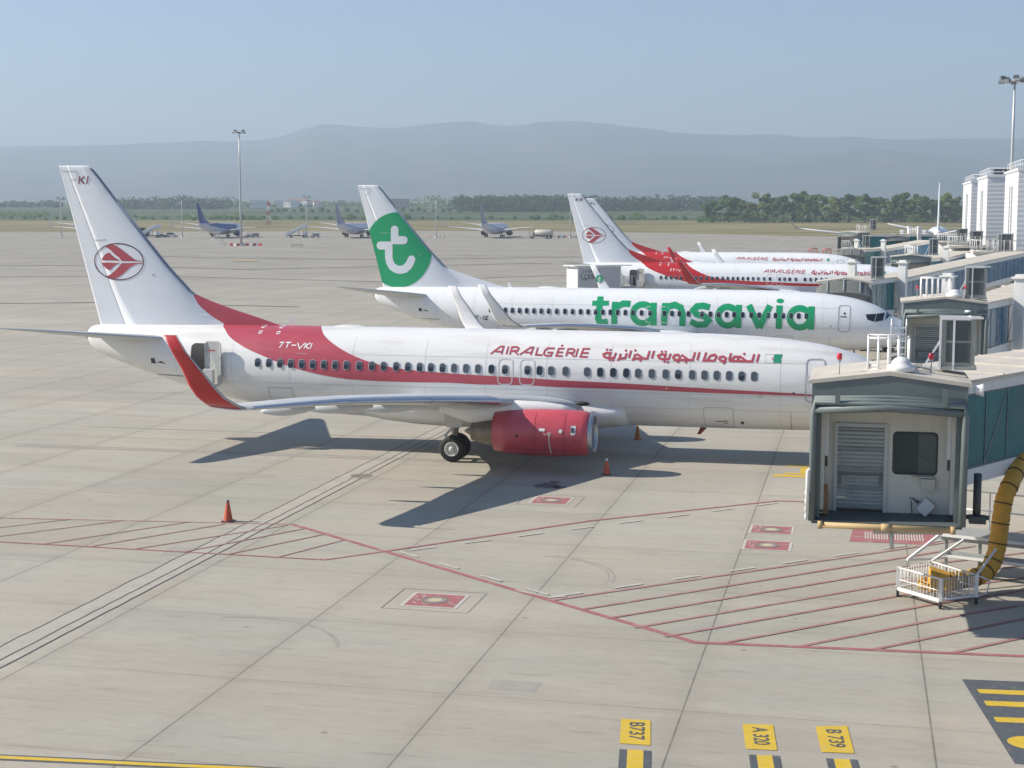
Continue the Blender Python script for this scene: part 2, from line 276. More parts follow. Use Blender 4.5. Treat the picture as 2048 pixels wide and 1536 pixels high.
# ---------------------------------------------------------------- airliner
def strokes(mb, sts, w, surf, m=0, closed=False, step=(0, -.0014, 0)):
    """flat paint strokes of width w laid on the surface surf(x, z)"""
    for si, st in enumerate(sts):
        k_ = si % 3; pts = []
        for i in range(len(st)-1):
            a = Vector(st[i]); b = Vector(st[i+1]); n = max(1, int((b-a).length/.11))
            for k in range(n): pts.append(a + (b-a)*(k/n))
        pts.append(Vector(st[-1]))
        if len(pts) < 2: continue
        L = []; Rr = []
        for i, p in enumerate(pts):
            if closed and (i == 0 or i == len(pts)-1):
                d0 = (pts[-1]-pts[-2]).normalized(); d1 = (pts[1]-pts[0]).normalized()
            else:
                d0 = (pts[i]-pts[i-1]).normalized() if i > 0 else (pts[1]-pts[0]).normalized()
                d1 = (pts[i+1]-pts[i]).normalized() if i < len(pts)-1 else d0
            t = (d0+d1)
            if t.length < 1e-4: t = d1
            t.normalize(); nrm = Vector((-t.y, t.x)); k = 1/max(.45, nrm.dot(Vector((-d1.y, d1.x))))
            L.append(p + nrm*(w/2*k)); Rr.append(p - nrm*(w/2*k))
        M_ = [(a+b)/2 for a, b in zip(L, Rr)]
        V = []
        for a, c_, b in zip(L, M_, Rr): V += [tuple(p + k_*q for p, q in zip(surf(*u), step)) for u in (a, c_, b)]
        F = []
        for i in range(len(L)-1):
            F += [(3*i,3*i+1,3*i+4,3*i+3),(3*i+1,3*i+2,3*i+5,3*i+4)]
        mb.add(V, F, m)
    return mb
def caps(mb, pts, r, surf, m=0, n=16):
    for p in pts:
        V = [surf(*p)] + [surf(p[0]+r*math.cos(2*PI*k/n), p[1]+r*math.sin(2*PI*k/n)) for k in range(n)]
        mb.add(V, [(0, 1+k, 1+(k+1) % n) for k in range(n)], m)
def polyfill(mb, poly, surf, m=0, strips=0):
    """fill a 2-D polygon on the surface; tall convex ones are cut into strips that follow the curve"""
    if not strips:
        V = [surf(*p) for p in poly]; mb.add(V, [list(range(len(V)))], m); return
    zs = np.linspace(min(p[1] for p in poly)+1e-4, max(p[1] for p in poly)-1e-4, strips+1); V = []
    for z in zs:
        X = []
        for a, b in zip(poly, poly[1:]+poly[:1]):
            if (a[1]-z)*(b[1]-z) <= 0 and abs(a[1]-b[1]) > 1e-9: X.append(a[0]+(b[0]-a[0])*(z-a[1])/(b[1]-a[1]))
        V += [surf(min(X), z), surf(max(X), z)]
    mb.add(V, [(2*i, 2*i+1, 2*i+3, 2*i+2) for i in range(strips)], m)
def rrect(cx, cz, w, h, r, n=5):
    P = []
    for (sx, sz, a0) in ((1,1,0),(-1,1,PI/2),(-1,-1,PI),(1,-1,1.5*PI)):
        for k in range(n+1):
            a = a0 + PI/2*k/n
            P.append((cx+sx*(w/2-r)+r*math.cos(a), cz+sz*(h/2-r)+r*math.sin(a)))
    return P
def outline(mb, cx, cz, w, h, r, t, surf, m=0, slant=0.0):
    P = [(x - slant*(z-cz), z) for x, z in rrect(cx, cz, w, h, r)]; P.append(P[0])
    strokes(mb, [P], t, surf, m, closed=True)

AF = [(1,.0),(.9,.016),(.75,.034),(.55,.052),(.35,.06),(.2,.056),(.1,.044),(.04,.029),(.012,.016),(0,0),(.012,-.013),(.04,-.022),(.1,-.033),(.2,-.042),(.35,-.046),(.55,-.038),(.75,-.022),(.9,-.010)]
def airfoil(y, z, xle, xte, tc=.11, tw=0.0, dirn=(0, 1)):
    """dirn: unit (y,z) direction of the upper surface"""
    ch = xle - xte; k = tc/.106; out = []
    for u, h in AF:
        hz = h*k*ch - u*ch*tw
        out.append((xle-u*ch, y+dirn[0]*hz, z+dirn[1]*hz))
    return out
def wing_le(ay): return -23.14 + .52*(17.5-ay) if ay > 4.2 else -23.14 + .52*13.3 + (4.2-ay)*.72
_wte = pchip([0,1.9,5.4,11,17.1],[-22.2,-22.1,-21.75,-23.1,-24.42])
_wz = pchip([0,1.9,4.5,7.6,10.8,13,17.1],[2.05,2.25,2.72,3.12,3.45,3.65,3.86])
WINGLET = [(17.1,3.88,-23.1,-24.42),(17.34,4.06,-23.36,-24.5),(17.5,4.28,-23.64,-24.69),(17.61,4.62,-23.93,-24.88),(17.73,5.2,-24.37,-25.08),(17.83,5.78,-24.84,-25.37),(17.9,6.37,-25.16,-25.64)]

def fus_grid(mb, xs, ths, off=0.0, m=0, wrap=False):
    V = [[fus(x, t, off) for t in ths] for x in xs]
    return mb.loft(V, m=m, caps=False, cyc=wrap)

FUS_X = [0,-.02,-.06,-.14,-.25,-.4,-.6,-.85,-1.15,-1.5,-1.9,-2.3,-2.7,-3.1,-3.6,-4.1,-4.7,-5.4,-6.2,-7,-8] + [-8-i*.75 for i in range(1,21)] + [-24+(-i*.6) for i in range(0,23)] + [-37.5,-37.7,-37.85,-37.95,-38.03,-38.08,-38.1]
def airliner(name, liv, full=True):
    root = empty(name)
    W = liv.get('white', WHITE)
    # fuselage
    mb = MB(); n = 56
    rings = [[fus(x, 2*PI*k/n) for k in range(n)] for x in FUS_X]
    mb.loft(rings, caps=True)
    fm = liv.get('fus', W)
    fu = mb.build('fuselage', fm, root)
    # wing to body fairing
    mb = MB(); rings = []
    for x, s in [(-12.6,.0),(-13.1,.35),(-14.2,.75),(-16,.98),(-20,1.0),(-22,.8),(-23.4,.4),(-24.2,.0)]:
        ring = []
        for k in range(24):
            a = 2*PI*k/24
            ring.append((x, (1.62+.42*s)*math.cos(a), 2.0 - .05*s + (.62+.28*s)*math.sin(a)*(1 if math.sin(a) < 0 else .9)))
        rings.append(ring)
    mb.loft(rings); mb.build('belly_fairing', W, root)
    for sgn, side in ((-1, 'r'), (1, 'l')):
        # wing box
        ys = [1.3,1.9,3,4.2,5.4,7,9,11,13,15,17.1]
        rings = [airfoil(sgn*y, _wz(y), wing_le(y), _wte(y), .125-.02*y/17, .022-.0025*y) for y in ys]
        mb = MB(); na = len(AF)
        mb.loft(rings, caps=True)
        wg = mb.build('wing', liv.get('wing', WGREY), root)
        # slats: polished leading edge laid just over the wing nose
        if full:
            for a_, b_ in ((5.7, 9.2), (9.25, 13.0), (13.05, 16.9)):
                mb = MB(); yy = [a_ + (b_-a_)*i/4 for i in range(5)]; rr = []
                for y in yy:
                    A = airfoil(sgn*y, _wz(y), wing_le(y)+.02, _wte(y)+.02, .131-.02*y/17, .022-.0025*y)
                    A = [(p[0], p[1], p[2]+(.006 if j <= 9 else -.006)) for j, p in enumerate(A)]
                    rr.append(A[6:13])
                mb.loft(rr, caps=False, cyc=False); o = mb.build('slat', ALU, wg)
            # flap track fairings
            for y, x0, x1 in ((6.9,-19.8,-22.6),(9.9,-21.0,-23.6),(12.9,-22.2,-24.3)):
                mb = MB(); rings = []
                for t in [0,.06,.2,.4,.6,.8,.94,1]:
                    r_ = .22*math.sin(PI*min(max(t,.02),.985))**.55
                    x = x0+(x1-x0)*t; zz = _wz(y) - .24 - .20*t
                    rings.append([(x, sgn*y + r_*.7*math.cos(2*PI*k/12), zz + r_*math.sin(2*PI*k/12)) for k in range(12)])
                mb.loft(rings); mb.build('flap_track_fairing', WGREY, wg)
        # winglet
        rings = []
        for i, (y, z, xl, xt) in enumerate(WINGLET):
            j0, j1 = max(i-1, 0), min(i+1, len(WINGLET)-1)
            dy, dz = WINGLET[j1][0]-WINGLET[j0][0], WINGLET[j1][1]-WINGLET[j0][1]; L_ = math.hypot(dy, dz)
            if i == 0: dy, dz, L_ = 1, .05, 1
            rings.append(airfoil(sgn*y, z, xl, xt, .095, -.02 if i == 0 else 0, (-sgn*dz/L_, dy/L_)))
        mb = MB(); na = len(AF)
        mb.loft(rings, m=lambda i, k: 1 if (5 < k < 12) else (0 if k >= 9 else 2), caps=True)
        ins, outs = liv.get('winglet_in', W), liv.get('winglet_out', W)
        wl = mb.build('winglet', [outs, liv.get('winglet_edge', GREYFRAME), ins], root)
        if liv.get('winglet_logo') and sgn == 1:
            b_ = MB(); d_ = MB()
            def wsurf(x, z, o=.02):
                for i in range(len(WINGLET)-1):
                    if WINGLET[i][1] <= z <= WINGLET[i+1][1] or i == len(WINGLET)-2:
                        t = (z-WINGLET[i][1])/(WINGLET[i+1][1]-WINGLET[i][1]); y = WINGLET[i][0]+(WINGLET[i+1][0]-WINGLET[i][0])*t
                        return (x, y-.06-o, z)
                return (x, 17.5, z)
            caps(b_, [(-24.83,5.28)], .30, wsurf, n=24); b_.build('logo_disc', GREEN, wl)
            s2 = lambda x, z: wsurf(x, z, .028)
            strokes(d_, [[(-24.83,5.46),(-24.83,5.30),(-24.68,5.30)],[(-24.98,5.26),(-24.86,5.26),(-24.86,5.12),(-24.80,5.07),(-24.72,5.10)]], .06, s2); d_.build('logo_letter', LETTER_WHITE, wl)
        # engine
        ey = sgn*4.83; EC = 1.60
        eng = MB()
        prof = [(-13.52,.80),(-13.6,.865),(-13.8,.905),(-14.2,.95),(-14.8,.985),(-15.5,.99),(-16.2,.965),(-16.8,.915),(-17.42,.83),(-17.40,.79),(-17.0,.74)]
        eng.lathe(prof, (0, ey, EC), 'x', 40, sq=.985)
        cowl = eng.build('engine_cowl', liv.get('cowl', W), root)
        e2 = MB(); e2.lathe([(-13.515,.805),(-13.40,.79),(-13.33,.755),(-13.35,.71),(-13.5,.685),(-13.62,.68)], (0, ey, EC), 'x', 40, sq=.985); e2.build('inlet_lip', LIP, cowl)
        e3 = MB(); e3.lathe([(-13.61,.68),(-14.1,.70),(-14.6,.71),(-14.6,.02)], (0, ey, EC), 'x', 32); e3.build('inlet_duct', GREYFRAME, cowl)
        if full:
            e4 = MB()
            for k in range(24):
                a = 2*PI*k/24; ca, sa = math.cos(a), math.sin(a); cb, sb = math.cos(a+.2), math.sin(a+.2)
                e4.add([(-14.5, ey+.2*ca, EC+.2*sa), (-14.38, ey+.2*cb, EC+.2*sb), (-14.36, ey+.68*cb, EC+.68*sb), (-14.55, ey+.68*ca, EC+.68*sa)], [(0,1,2,3)])
            e4.lathe([(-14.4,.22),(-14.2,.15),(-14.0,.05),(-13.96,.005)], (0, ey, EC), 'x', 20)
            e4.build('fan', STEEL, cowl)
        e5 = MB(); e5.lathe([(-16.7,.60),(-17.4,.58),(-17.9,.50),(-18.42,.37),(-18.38,.33),(-17.8,.40)], (0, ey, EC-.05), 'x', 28); e5.build('core_nozzle', STEEL, cowl)
        e6 = MB(); e6.lathe([(-17.8,.30),(-18.3,.24),(-18.6,.12),(-18.75,.02)], (0, ey, EC-.05), 'x', 20); e6.build('exhaust_plug', STEEL, cowl)
        # pylon
        e7 = MB(); rings = []
        for x, zt, zb, w in [(-14.1,2.58,2.40,.05),(-14.7,2.74,2.3,.17),(-15.6,2.84,2.2,.22),(-16.6,2.86,2.1,.23),(-17.6,2.72,1.85,.22),(-18.6,2.62,1.95,.16),(-19.8,2.56,2.3,.05)]:
            rings.append([(x, ey-w, zb), (x, ey-w, (zt*2+zb)/3), (x, ey-w*.6, zt), (x, ey+w*.6, zt), (x, ey+w, (zt*2+zb)/3), (x, ey+w, zb)])
        e7.loft(rings); e7.build('engine_pylon', W, root)
        if full and sgn == -1 and liv.get('decals'):
            def cs(x, z, o=.012):
                s_ = min(1, max(-1, (z-EC)/.985)); rr = np.interp(-x, [13.6,13.8,14.2,14.8,15.5,16.2,16.8,17.42], [.865,.905,.95,.985,.99,.965,.915,.83])
                s_ = min(.97, max(-.97, (z-EC)/rr)); return (x, ey-(rr+o)*math.sqrt(1-s_*s_), EC+(rr+o)*s_)
            d = MB()
            polyfill(d, rrect(-14.07,1.83,.20,.36,.05), cs, 0); d.build('cowl_sign', LETTER_WHITE, cowl)
            d = MB(); polyfill(d, rrect(-14.07,1.83,.12,.2,.03), lambda x, z: cs(x, z, .02)); d.build('cowl_sign_mark', BLIND, cowl)
            d = MB(); polyfill(d, rrect(-15.32,1.83,.24,.11,.02), cs); d.build('cowl_placard', LETTER_WHITE, cowl)
            d = MB(); caps(d, [(-14.57,1.79)], .075, cs); d.build('cowl_roundel', LETTER_WHITE, cowl)
            d = MB(); strokes(d, [[(-15.02,1.70),(-15.03,1.4),(-14.99,.85)]], .05, cs); strokes(d, [[(-15.1,1.72),(-14.94,1.72)],[(-15.1,1.66),(-14.94,1.66)],[(-15.25,1.7),(-15.2,1.63),(-15.14,1.66)]], .03, cs); d.build('cowl_hinge_strip', BEIGE, cowl)
            d = MB(); caps(d, [(-16.35,1.55)], .06, cs); d.build('cowl_drain_port', DARK, cowl)
            d = MB()
            for xx in (-14.42, -15.62): strokes(d, [[(xx,.75),(xx,1.6),(xx,2.45)]], .018, lambda x, z: cs(x, z, .008))
            strokes(d, [[(-13.9,1.0),(-17.2,1.02)]], .015, lambda x, z: cs(x, z, .008)); d.build('cowl_seam', STRIPEM, cowl)
        # main gear
        gy = sgn*2.95
        g = MB(); g.tube([(-19.65, gy, .56), (-19.65, gy-.02*sgn, 1.25)], .085, 12); g.tube([(-19.65, gy, 1.1), (-19.6, gy+.05*sgn, 2.4)], .15, 12)
        g.tube([(-19.65, gy-.44, .56), (-19.65, gy+.44, .56)], .07, 10)
        g.beam((-19.62, gy, 1.25), (-19.4, gy-1.3*sgn, 2.1), .1); g.beam((-19.72, gy, .75), (-20.1, gy, 1.05), .06, .1); g.beam((-20.1, gy, 1.05), (-19.75, gy, 1.4), .06, .1)
        gear = g.build('main_gear', BRASS, root)
        d = MB(); d.hexa([(-19.95,gy+.30*sgn,1.45),(-19.3,gy+.30*sgn,1.45),(-19.05,gy+.5*sgn,2.3),(-20.05,gy+.5*sgn,2.3),(-19.95,gy+.33*sgn,1.45),(-19.3,gy+.33*sgn,1.45),(-19.05,gy+.54*sgn,2.3),(-20.05,gy+.54*sgn,2.3)])
        d.build('gear_door', BELLY, gear)
        for dy in (-.43, .43): wheel(gear, (-19.65, gy+dy, .56), .56, .36, -1 if dy < 0 else 1)
    # nose gear
    g = MB(); g.tube([(-4.1,0,.35),(-4.15,0,1.6)], .07, 10); g.beam((-4.1,0,.9), (-5.0,0,1.5), .06); g.tube([(-4.1,-.25,.35),(-4.1,.25,.35)], .05, 8)
    gear = g.build('nose_gear', BRASS, root)
    for dy in (-.22, .22): wheel(gear, (-4.1, dy, .35), .35, .2, -1 if dy < 0 else 1)
    # fin and rudder
    zs = [5.15,5.25]+[5.36+.04*i for i in range(36)]+[6.9,7.0,7.4,7.9,8.5,9.2,10,10.8,11.5,12.1,12.4,12.52,12.59]
    US = [0,.004,.015,.04,.08,.12,.16,.2,.25,.3,.36,.42,.48,.54,.6,.68,.76,.84,.92,1.0]
    def finloft(x0f, x1f):
        rings = []
        for z in zs:
            a, b = x0f(z), x1f(z); P = [(a+(b-a)*u) for u in US]
            k = 1.0 if z < 12.4 else (.8 if z < 12.55 else .35)
            rings.append([(x, -fin_h(x, z)*k, z) for x in P] + [(x, fin_h(x, z)*k, z) for x in reversed(P)])
        m_ = MB(); m_.loft(rings, caps=True); return m_
    fw = liv.get('fin', FIN_WHITE)
    fn = finloft(lambda z: FIN_LE(z), lambda z: fin_hinge(z)+.018).build('fin', fw, root)
    finloft(lambda z: fin_hinge(z)-.018, fin_te).build('rudder', fw, root)
    if full:
        d = MB(); strokes(d, [[(-37.62,9.17),(-37.05,9.18)],[(-37.12,9.22),(-37.04,9.20)],[(-38.78,11.93),(-38.45,11.95),(-38.38,12.15),(-38.42,12.32),(-39.2,12.33)]], .03, finp); caps(d, [(-34.65,7.6)], .05, finp); d.build('fin_fitting', GREYFRAME, fn)
        d = MB(); rows = []
        for i in range(40):                                                     # bare metal leading edge
            z = 6.75 + (12.45-6.75)*i/39; le = FIN_LE(z); w_ = .10
            rows.append([(x, y*1.0, z) for x, y in [(le-w_, -(fin_h(le-w_, z)+.012)), (le-.05, -(fin_h(le-.05, z)+.012)), (le+.015, -.004), (le+.015, .004), (le-.05, fin_h(le-.05, z)+.012), (le-w_, fin_h(le-w_, z)+.012)]])
        d.loft(rows, caps=False, cyc=False); d.build('fin_leading_edge', mat("worn_dark_metal", (.26,.29,.34), .45, metal=.4), fn)
    # tailplanes
    for sgn in (-1, 1):
        rings = []
        for t in [0,.03,.3,.6,.85,.96,1]:
            y = .3 + 6.88*t; z = 4.62 + .135*y; xl = -33.85 - .62*(y-.9); xt = -37.35 - .19*(y-.9)
            if t > .95: xl -= .25*(t-.95)/.05
            rings.append(airfoil(sgn*y, z, xl, xt, .095))
        m_ = MB(); m_.loft(rings, caps=True); m_.build('tailplane', liv.get('wing', WGREY), root)
    # exhaust of the auxiliary unit
    d = MB(); d.lathe([(-38.0,.17),(-38.22,.16),(-38.2,.13),(-38.0,.12)], (0,0,4.76), 'x', 18); d.lathe([(-38.05,.13),(-38.06,.01)], (0,0,4.76), 'x', 12, m=1); d.build('tail_exhaust', [ALU, DARK], root)
    # cabin windows
    if full:
        mk = {}
        for v in range(3):
            m_ = MB(); zc = 0.0
            fr = rrect(0, 0, .285, .405, .12); inn = rrect(0, 0, .245, .36, .10)
            def ws(x, z, o): p = fus(-15, fus_th(-15, 3.79+z), o); return (x, p[1], p[2])
            m_.add([ws(x, z, .022) for x, z in fr] + [ws(x, z, .026) for x, z in inn], [(i, (i+1) % len(fr), len(fr)+(i+1) % len(fr), len(fr)+i) for i in range(len(fr))], 0)
            cut = (.02, -.20, .22)[v]
            up = [p for p in inn if p[1] > cut-1e-6]; lo = [p for p in inn if p[1] <= cut+1e-6]
            lo_x = .1225
            if v != 1:
                pu = sorted([p for p in inn if p[1] > cut], key=lambda p: math.atan2(p[1]-cut, p[0]))
            top = [(lo_x, cut)] + [p for p in inn if p[1] > cut] + [(-lo_x, cut)]
            bot = [(-lo_x, cut)] + [p for p in inn if p[1] < cut] + [(lo_x, cut)]
            if v == 2: polyfill(m_, inn, lambda x, z: ws(x, z, .026), 1)
            elif v == 1: polyfill(m_, inn, lambda x, z: ws(x, z, .026), 2)
            else: polyfill(m_, top, lambda x, z: ws(x, z, .026), 2); polyfill(m_, bot, lambda x, z: ws(x, z, .026), 1)
            mk[v] = m_
        protos = {}
        rnd = random.Random(liv.get('seed', 3))
        for i, x in enumerate(WIN_X):
            v = 0 if i < 17 else rnd.choice([0,1,1,2]) if i < 30 else rnd.choice([1,0])
            if liv.get('open_blinds'): v = rnd.choice([0,2,2])
            dz = 3.838 - .093*(x+29)/21.75 - 3.79
            if v not in protos: o = mk[v].build('window', [GREYFRAME, GLASSD, BLIND], root); protos[v] = o
            else: o = protos[v].copy(); COL.objects.link(o); link_child(o, root)
            xx = x + liv.get('win_dx', 0); dyy = fus(xx, fus_th(xx, 3.79))[1] - fus(-15, fus_th(-15, 3.79))[1]
            o.location = (xx, dyy, dz)
    # cockpit glazing, six panes
    PAN = [[(-3.42,3.90),(-3.30,3.56),(-2.86,3.42),(-2.74,3.93)],[(-2.70,3.93),(-2.81,3.41),(-2.30,3.50),(-2.18,3.98)]]
    for sgn in (-1, 1):
        for P in PAN:
            m_ = MB(); q = 5; V = []
            for i in range(q+1):
                for j in range(q+1):
                    s_, t = i/q, j/q
                    a = Vector(P[0])*(1-s_)+Vector(P[3])*s_; b = Vector(P[1])*(1-s_)+Vector(P[2])*s_; p = a*(1-t)+b*t
                    z = min(p.y, FT(p.x)-.02); pt = skin(p.x, z, .012); V.append((pt[0], pt[1]*(-sgn), pt[2]))
            m_.add(V, [(i*(q+1)+j, i*(q+1)+j+1, (i+1)*(q+1)+j+1, (i+1)*(q+1)+j) for i in range(q) for j in range(q)], 0, True)
            m_.build('cockpit_window', GLASSD, root)
        # windscreen panes wrap to the centre line
        m_ = MB(); V = []; q = 6
        for i in range(q+1):
            for j in range(q+1):
                t = i/q; s_ = j/q
                x0, x1 = -2.20 + .42*t, -2.12 + .44*t                                    # lower and upper edges move forward to the centre
                xl = -2.16 + .54*t; xu = -2.08 - .04*t
                x = xl*(1-s_) + xu*s_; th0 = fus_th(-2.24, 3.50); th1 = fus_th(-2.3, 3.98)
                th = (th0*(1-s_)+th1*s_); th = th + (PI/2 - .03 - th)*t
                pt = fus(x, th, .012); V.append((pt[0], pt[1]*(-sgn), pt[2]))
        m_.add(V, [(i*(q+1)+j, i*(q+1)+j+1, (i+1)*(q+1)+j+1, (i+1)*(q+1)+j) for i in range(q) for j in range(q)], 0, True)
        m_.build('windscreen', GLASSD, root)
    if not full: return root
    # doors (outlines stand a few millimetres proud), hatches, seams
    d = MB()
    outline(d, -4.80, 3.60, .74, 1.70, .16, .045, skin); d.build('service_door_outline', GREYFRAME, root)
    d = MB(); caps(d, [(-4.78,3.95)], .07, skin); strokes(d, [[(-5.05,3.74),(-4.66,3.74)]], .06, skin); d.build('service_door_handle', LETTER_DARK, root)
    for cx in (-17.74, -16.79):
        d = MB(); outline(d, cx, 3.70, .62, 1.06, .17, .04, skin); d.build('overwing_exit_outline', mat("exit_outline", (.62,.60,.58), .5), root)
    d = MB(); outline(d, -8.72, 1.93, 1.22, .93, .10, .022, skin)
    d.build('cargo_door_outline', LINE, root); d = MB(); outline(d, -28.0, 2.42, 1.2, .62, .1, .022, skin); d.build('cargo_door_outline', LINE, root)
    d = MB(); strokes(d, [[(-8.85,1.76),(-8.5,1.76)]], .03, skin); outline(d, -8.44, 1.74, .12, .14, .05, .025, skin); caps(d, [(-7.75,1.72)], .07, skin); d.build('cargo_door_latch', LETTER_DARK, root)
    d = MB(); strokes(d, [[(-5.75,2.3),(-5.75,1.36)]], .025, lambda x, z: skin(x, max(z, FB(x)+.03), .008)); strokes(d, [[(-5.75,1.8),(-5.75,1.4)]], .04, skin); d.build('drain_strip', LINE, root)
    d = MB(); caps(d, [(-7.0,2.93)], .09, skin); d.build('sensor_plate', BEIGE, root)
    d = MB(); caps(d, [(-5.65,3.1)], .04, skin); d.build('static_port', DARK, root)
    d = MB()                                                                    # lap seams along the skin
    for z in (4.28, 2.95, 2.3): strokes(d, [[(-29+i*1.0, z) for i in range(0, 25)]], .012, lambda x, z: skin(x, z, .005))
    for x in (-6.2,-9.9,-13.2,-15.95,-18.6,-21.3,-24.6,-27.5,-30.3,-33.2): strokes(d, [[(x, FB(x)+.25+i*.2) for i in range(0, 18)]], .012, lambda x, z: skin(x, min(z, FT(x)-.05), .005))
    d.build('skin_seam', mat("skin_seam", (.50,.50,.49), .5), root)
    # aerials
    d = MB(); d.hexa([(-28.15,-.015,5.32),(-27.85,-.015,5.32),(-27.85,.015,5.32),(-28.15,.015,5.32),(-28.22,-.01,5.72),(-28.06,-.01,5.72),(-28.06,.01,5.72),(-28.22,.01,5.72)]); d.build('blade_aerial', W, root)
    d = MB(); rings = []
    for t in [0,.1,.3,.7,.9,1]:
        x = -26.1 + 1.7*t; w_ = .22*math.sin(PI*min(max(t,.03),.97))**.5
        rings.append([(x, w_*math.cos(PI*k/8), 5.34+.13*math.sin(PI*min(max(t,.02),.98))**.6*math.sin(PI*k/8)) for k in range(9)])
    d.loft(rings, cyc=False); d.build('aerial_fairing', W, root)
    d = MB(); d.hexa([(-9.6,-.02,1.34),(-9.3,-.02,1.34),(-9.3,.02,1.34),(-9.6,.02,1.34),(-9.75,-.015,1.02),(-9.6,-.015,1.02),(-9.6,.015,1.02),(-9.75,.015,1.02)])
    d.build('belly_aerial', STRIPEM, root)
    # landing light in the wing root and air inlet
    d = MB(); d.sphere((-14.35,-2.02,2.45), (.30,.12,.09), 14, 8); d.build('wing_root_light', DARK, root)
    if liv.get('tail_writing', True):
        d = MB(); rnd = random.Random(5); x = -34.35; 
        while x < -32.9:
            w_ = rnd.uniform(.04,.09); strokes(d, [[(x, 3.08), (x+w_, 3.08)]], .05, skin); x += w_+rnd.uniform(.03,.05)
        d.build('small_tail_writing', LETTER_DARK, root)
    d = MB(); polyfill(d, [(-34.5,3.86),(-34.28,3.86),(-34.24,3.62),(-34.5,3.62)], skin); polyfill(d, [(-34.2,3.68),(-33.7,3.62),(-33.95,3.74)], skin); d.build('outflow_vent', LETTER_DARK, root)
    return root

def wheel(parent, c, r, w, out):
    m_ = MB(); pr = [(-w/2,r*.55),(-w/2,r*.82),(-w/2+.03,r*.93),(-w/4,r*.99),(0,r),(w/4,r*.99),(w/2-.03,r*.93),(w/2,r*.82),(w/2,r*.55)]
    m_.lathe(pr, c, 'y', 32); t = m_.build('wheel', TYRE, parent)
    h = MB(); s = out
    h.lathe([(s*w*.20,r*.57),(s*w*.50,r*.56),(s*w*.46,r*.46),(s*w*.30,r*.40),(s*w*.34,r*.22),(s*w*.56,r*.20),(s*w*.60,r*.12),(s*w*.61,.005)], c, 'y', 28)
    for k in range(8):
        a = 2*PI*k/8; h.lathe([(s*w*.32,.022),(s*w*.40,.022),(s*w*.40,.004)], (c[0]+r*.32*math.cos(a), c[1], c[2]+r*.32*math.sin(a)), 'y', 8)
    h.build('hub', HUBM, t)

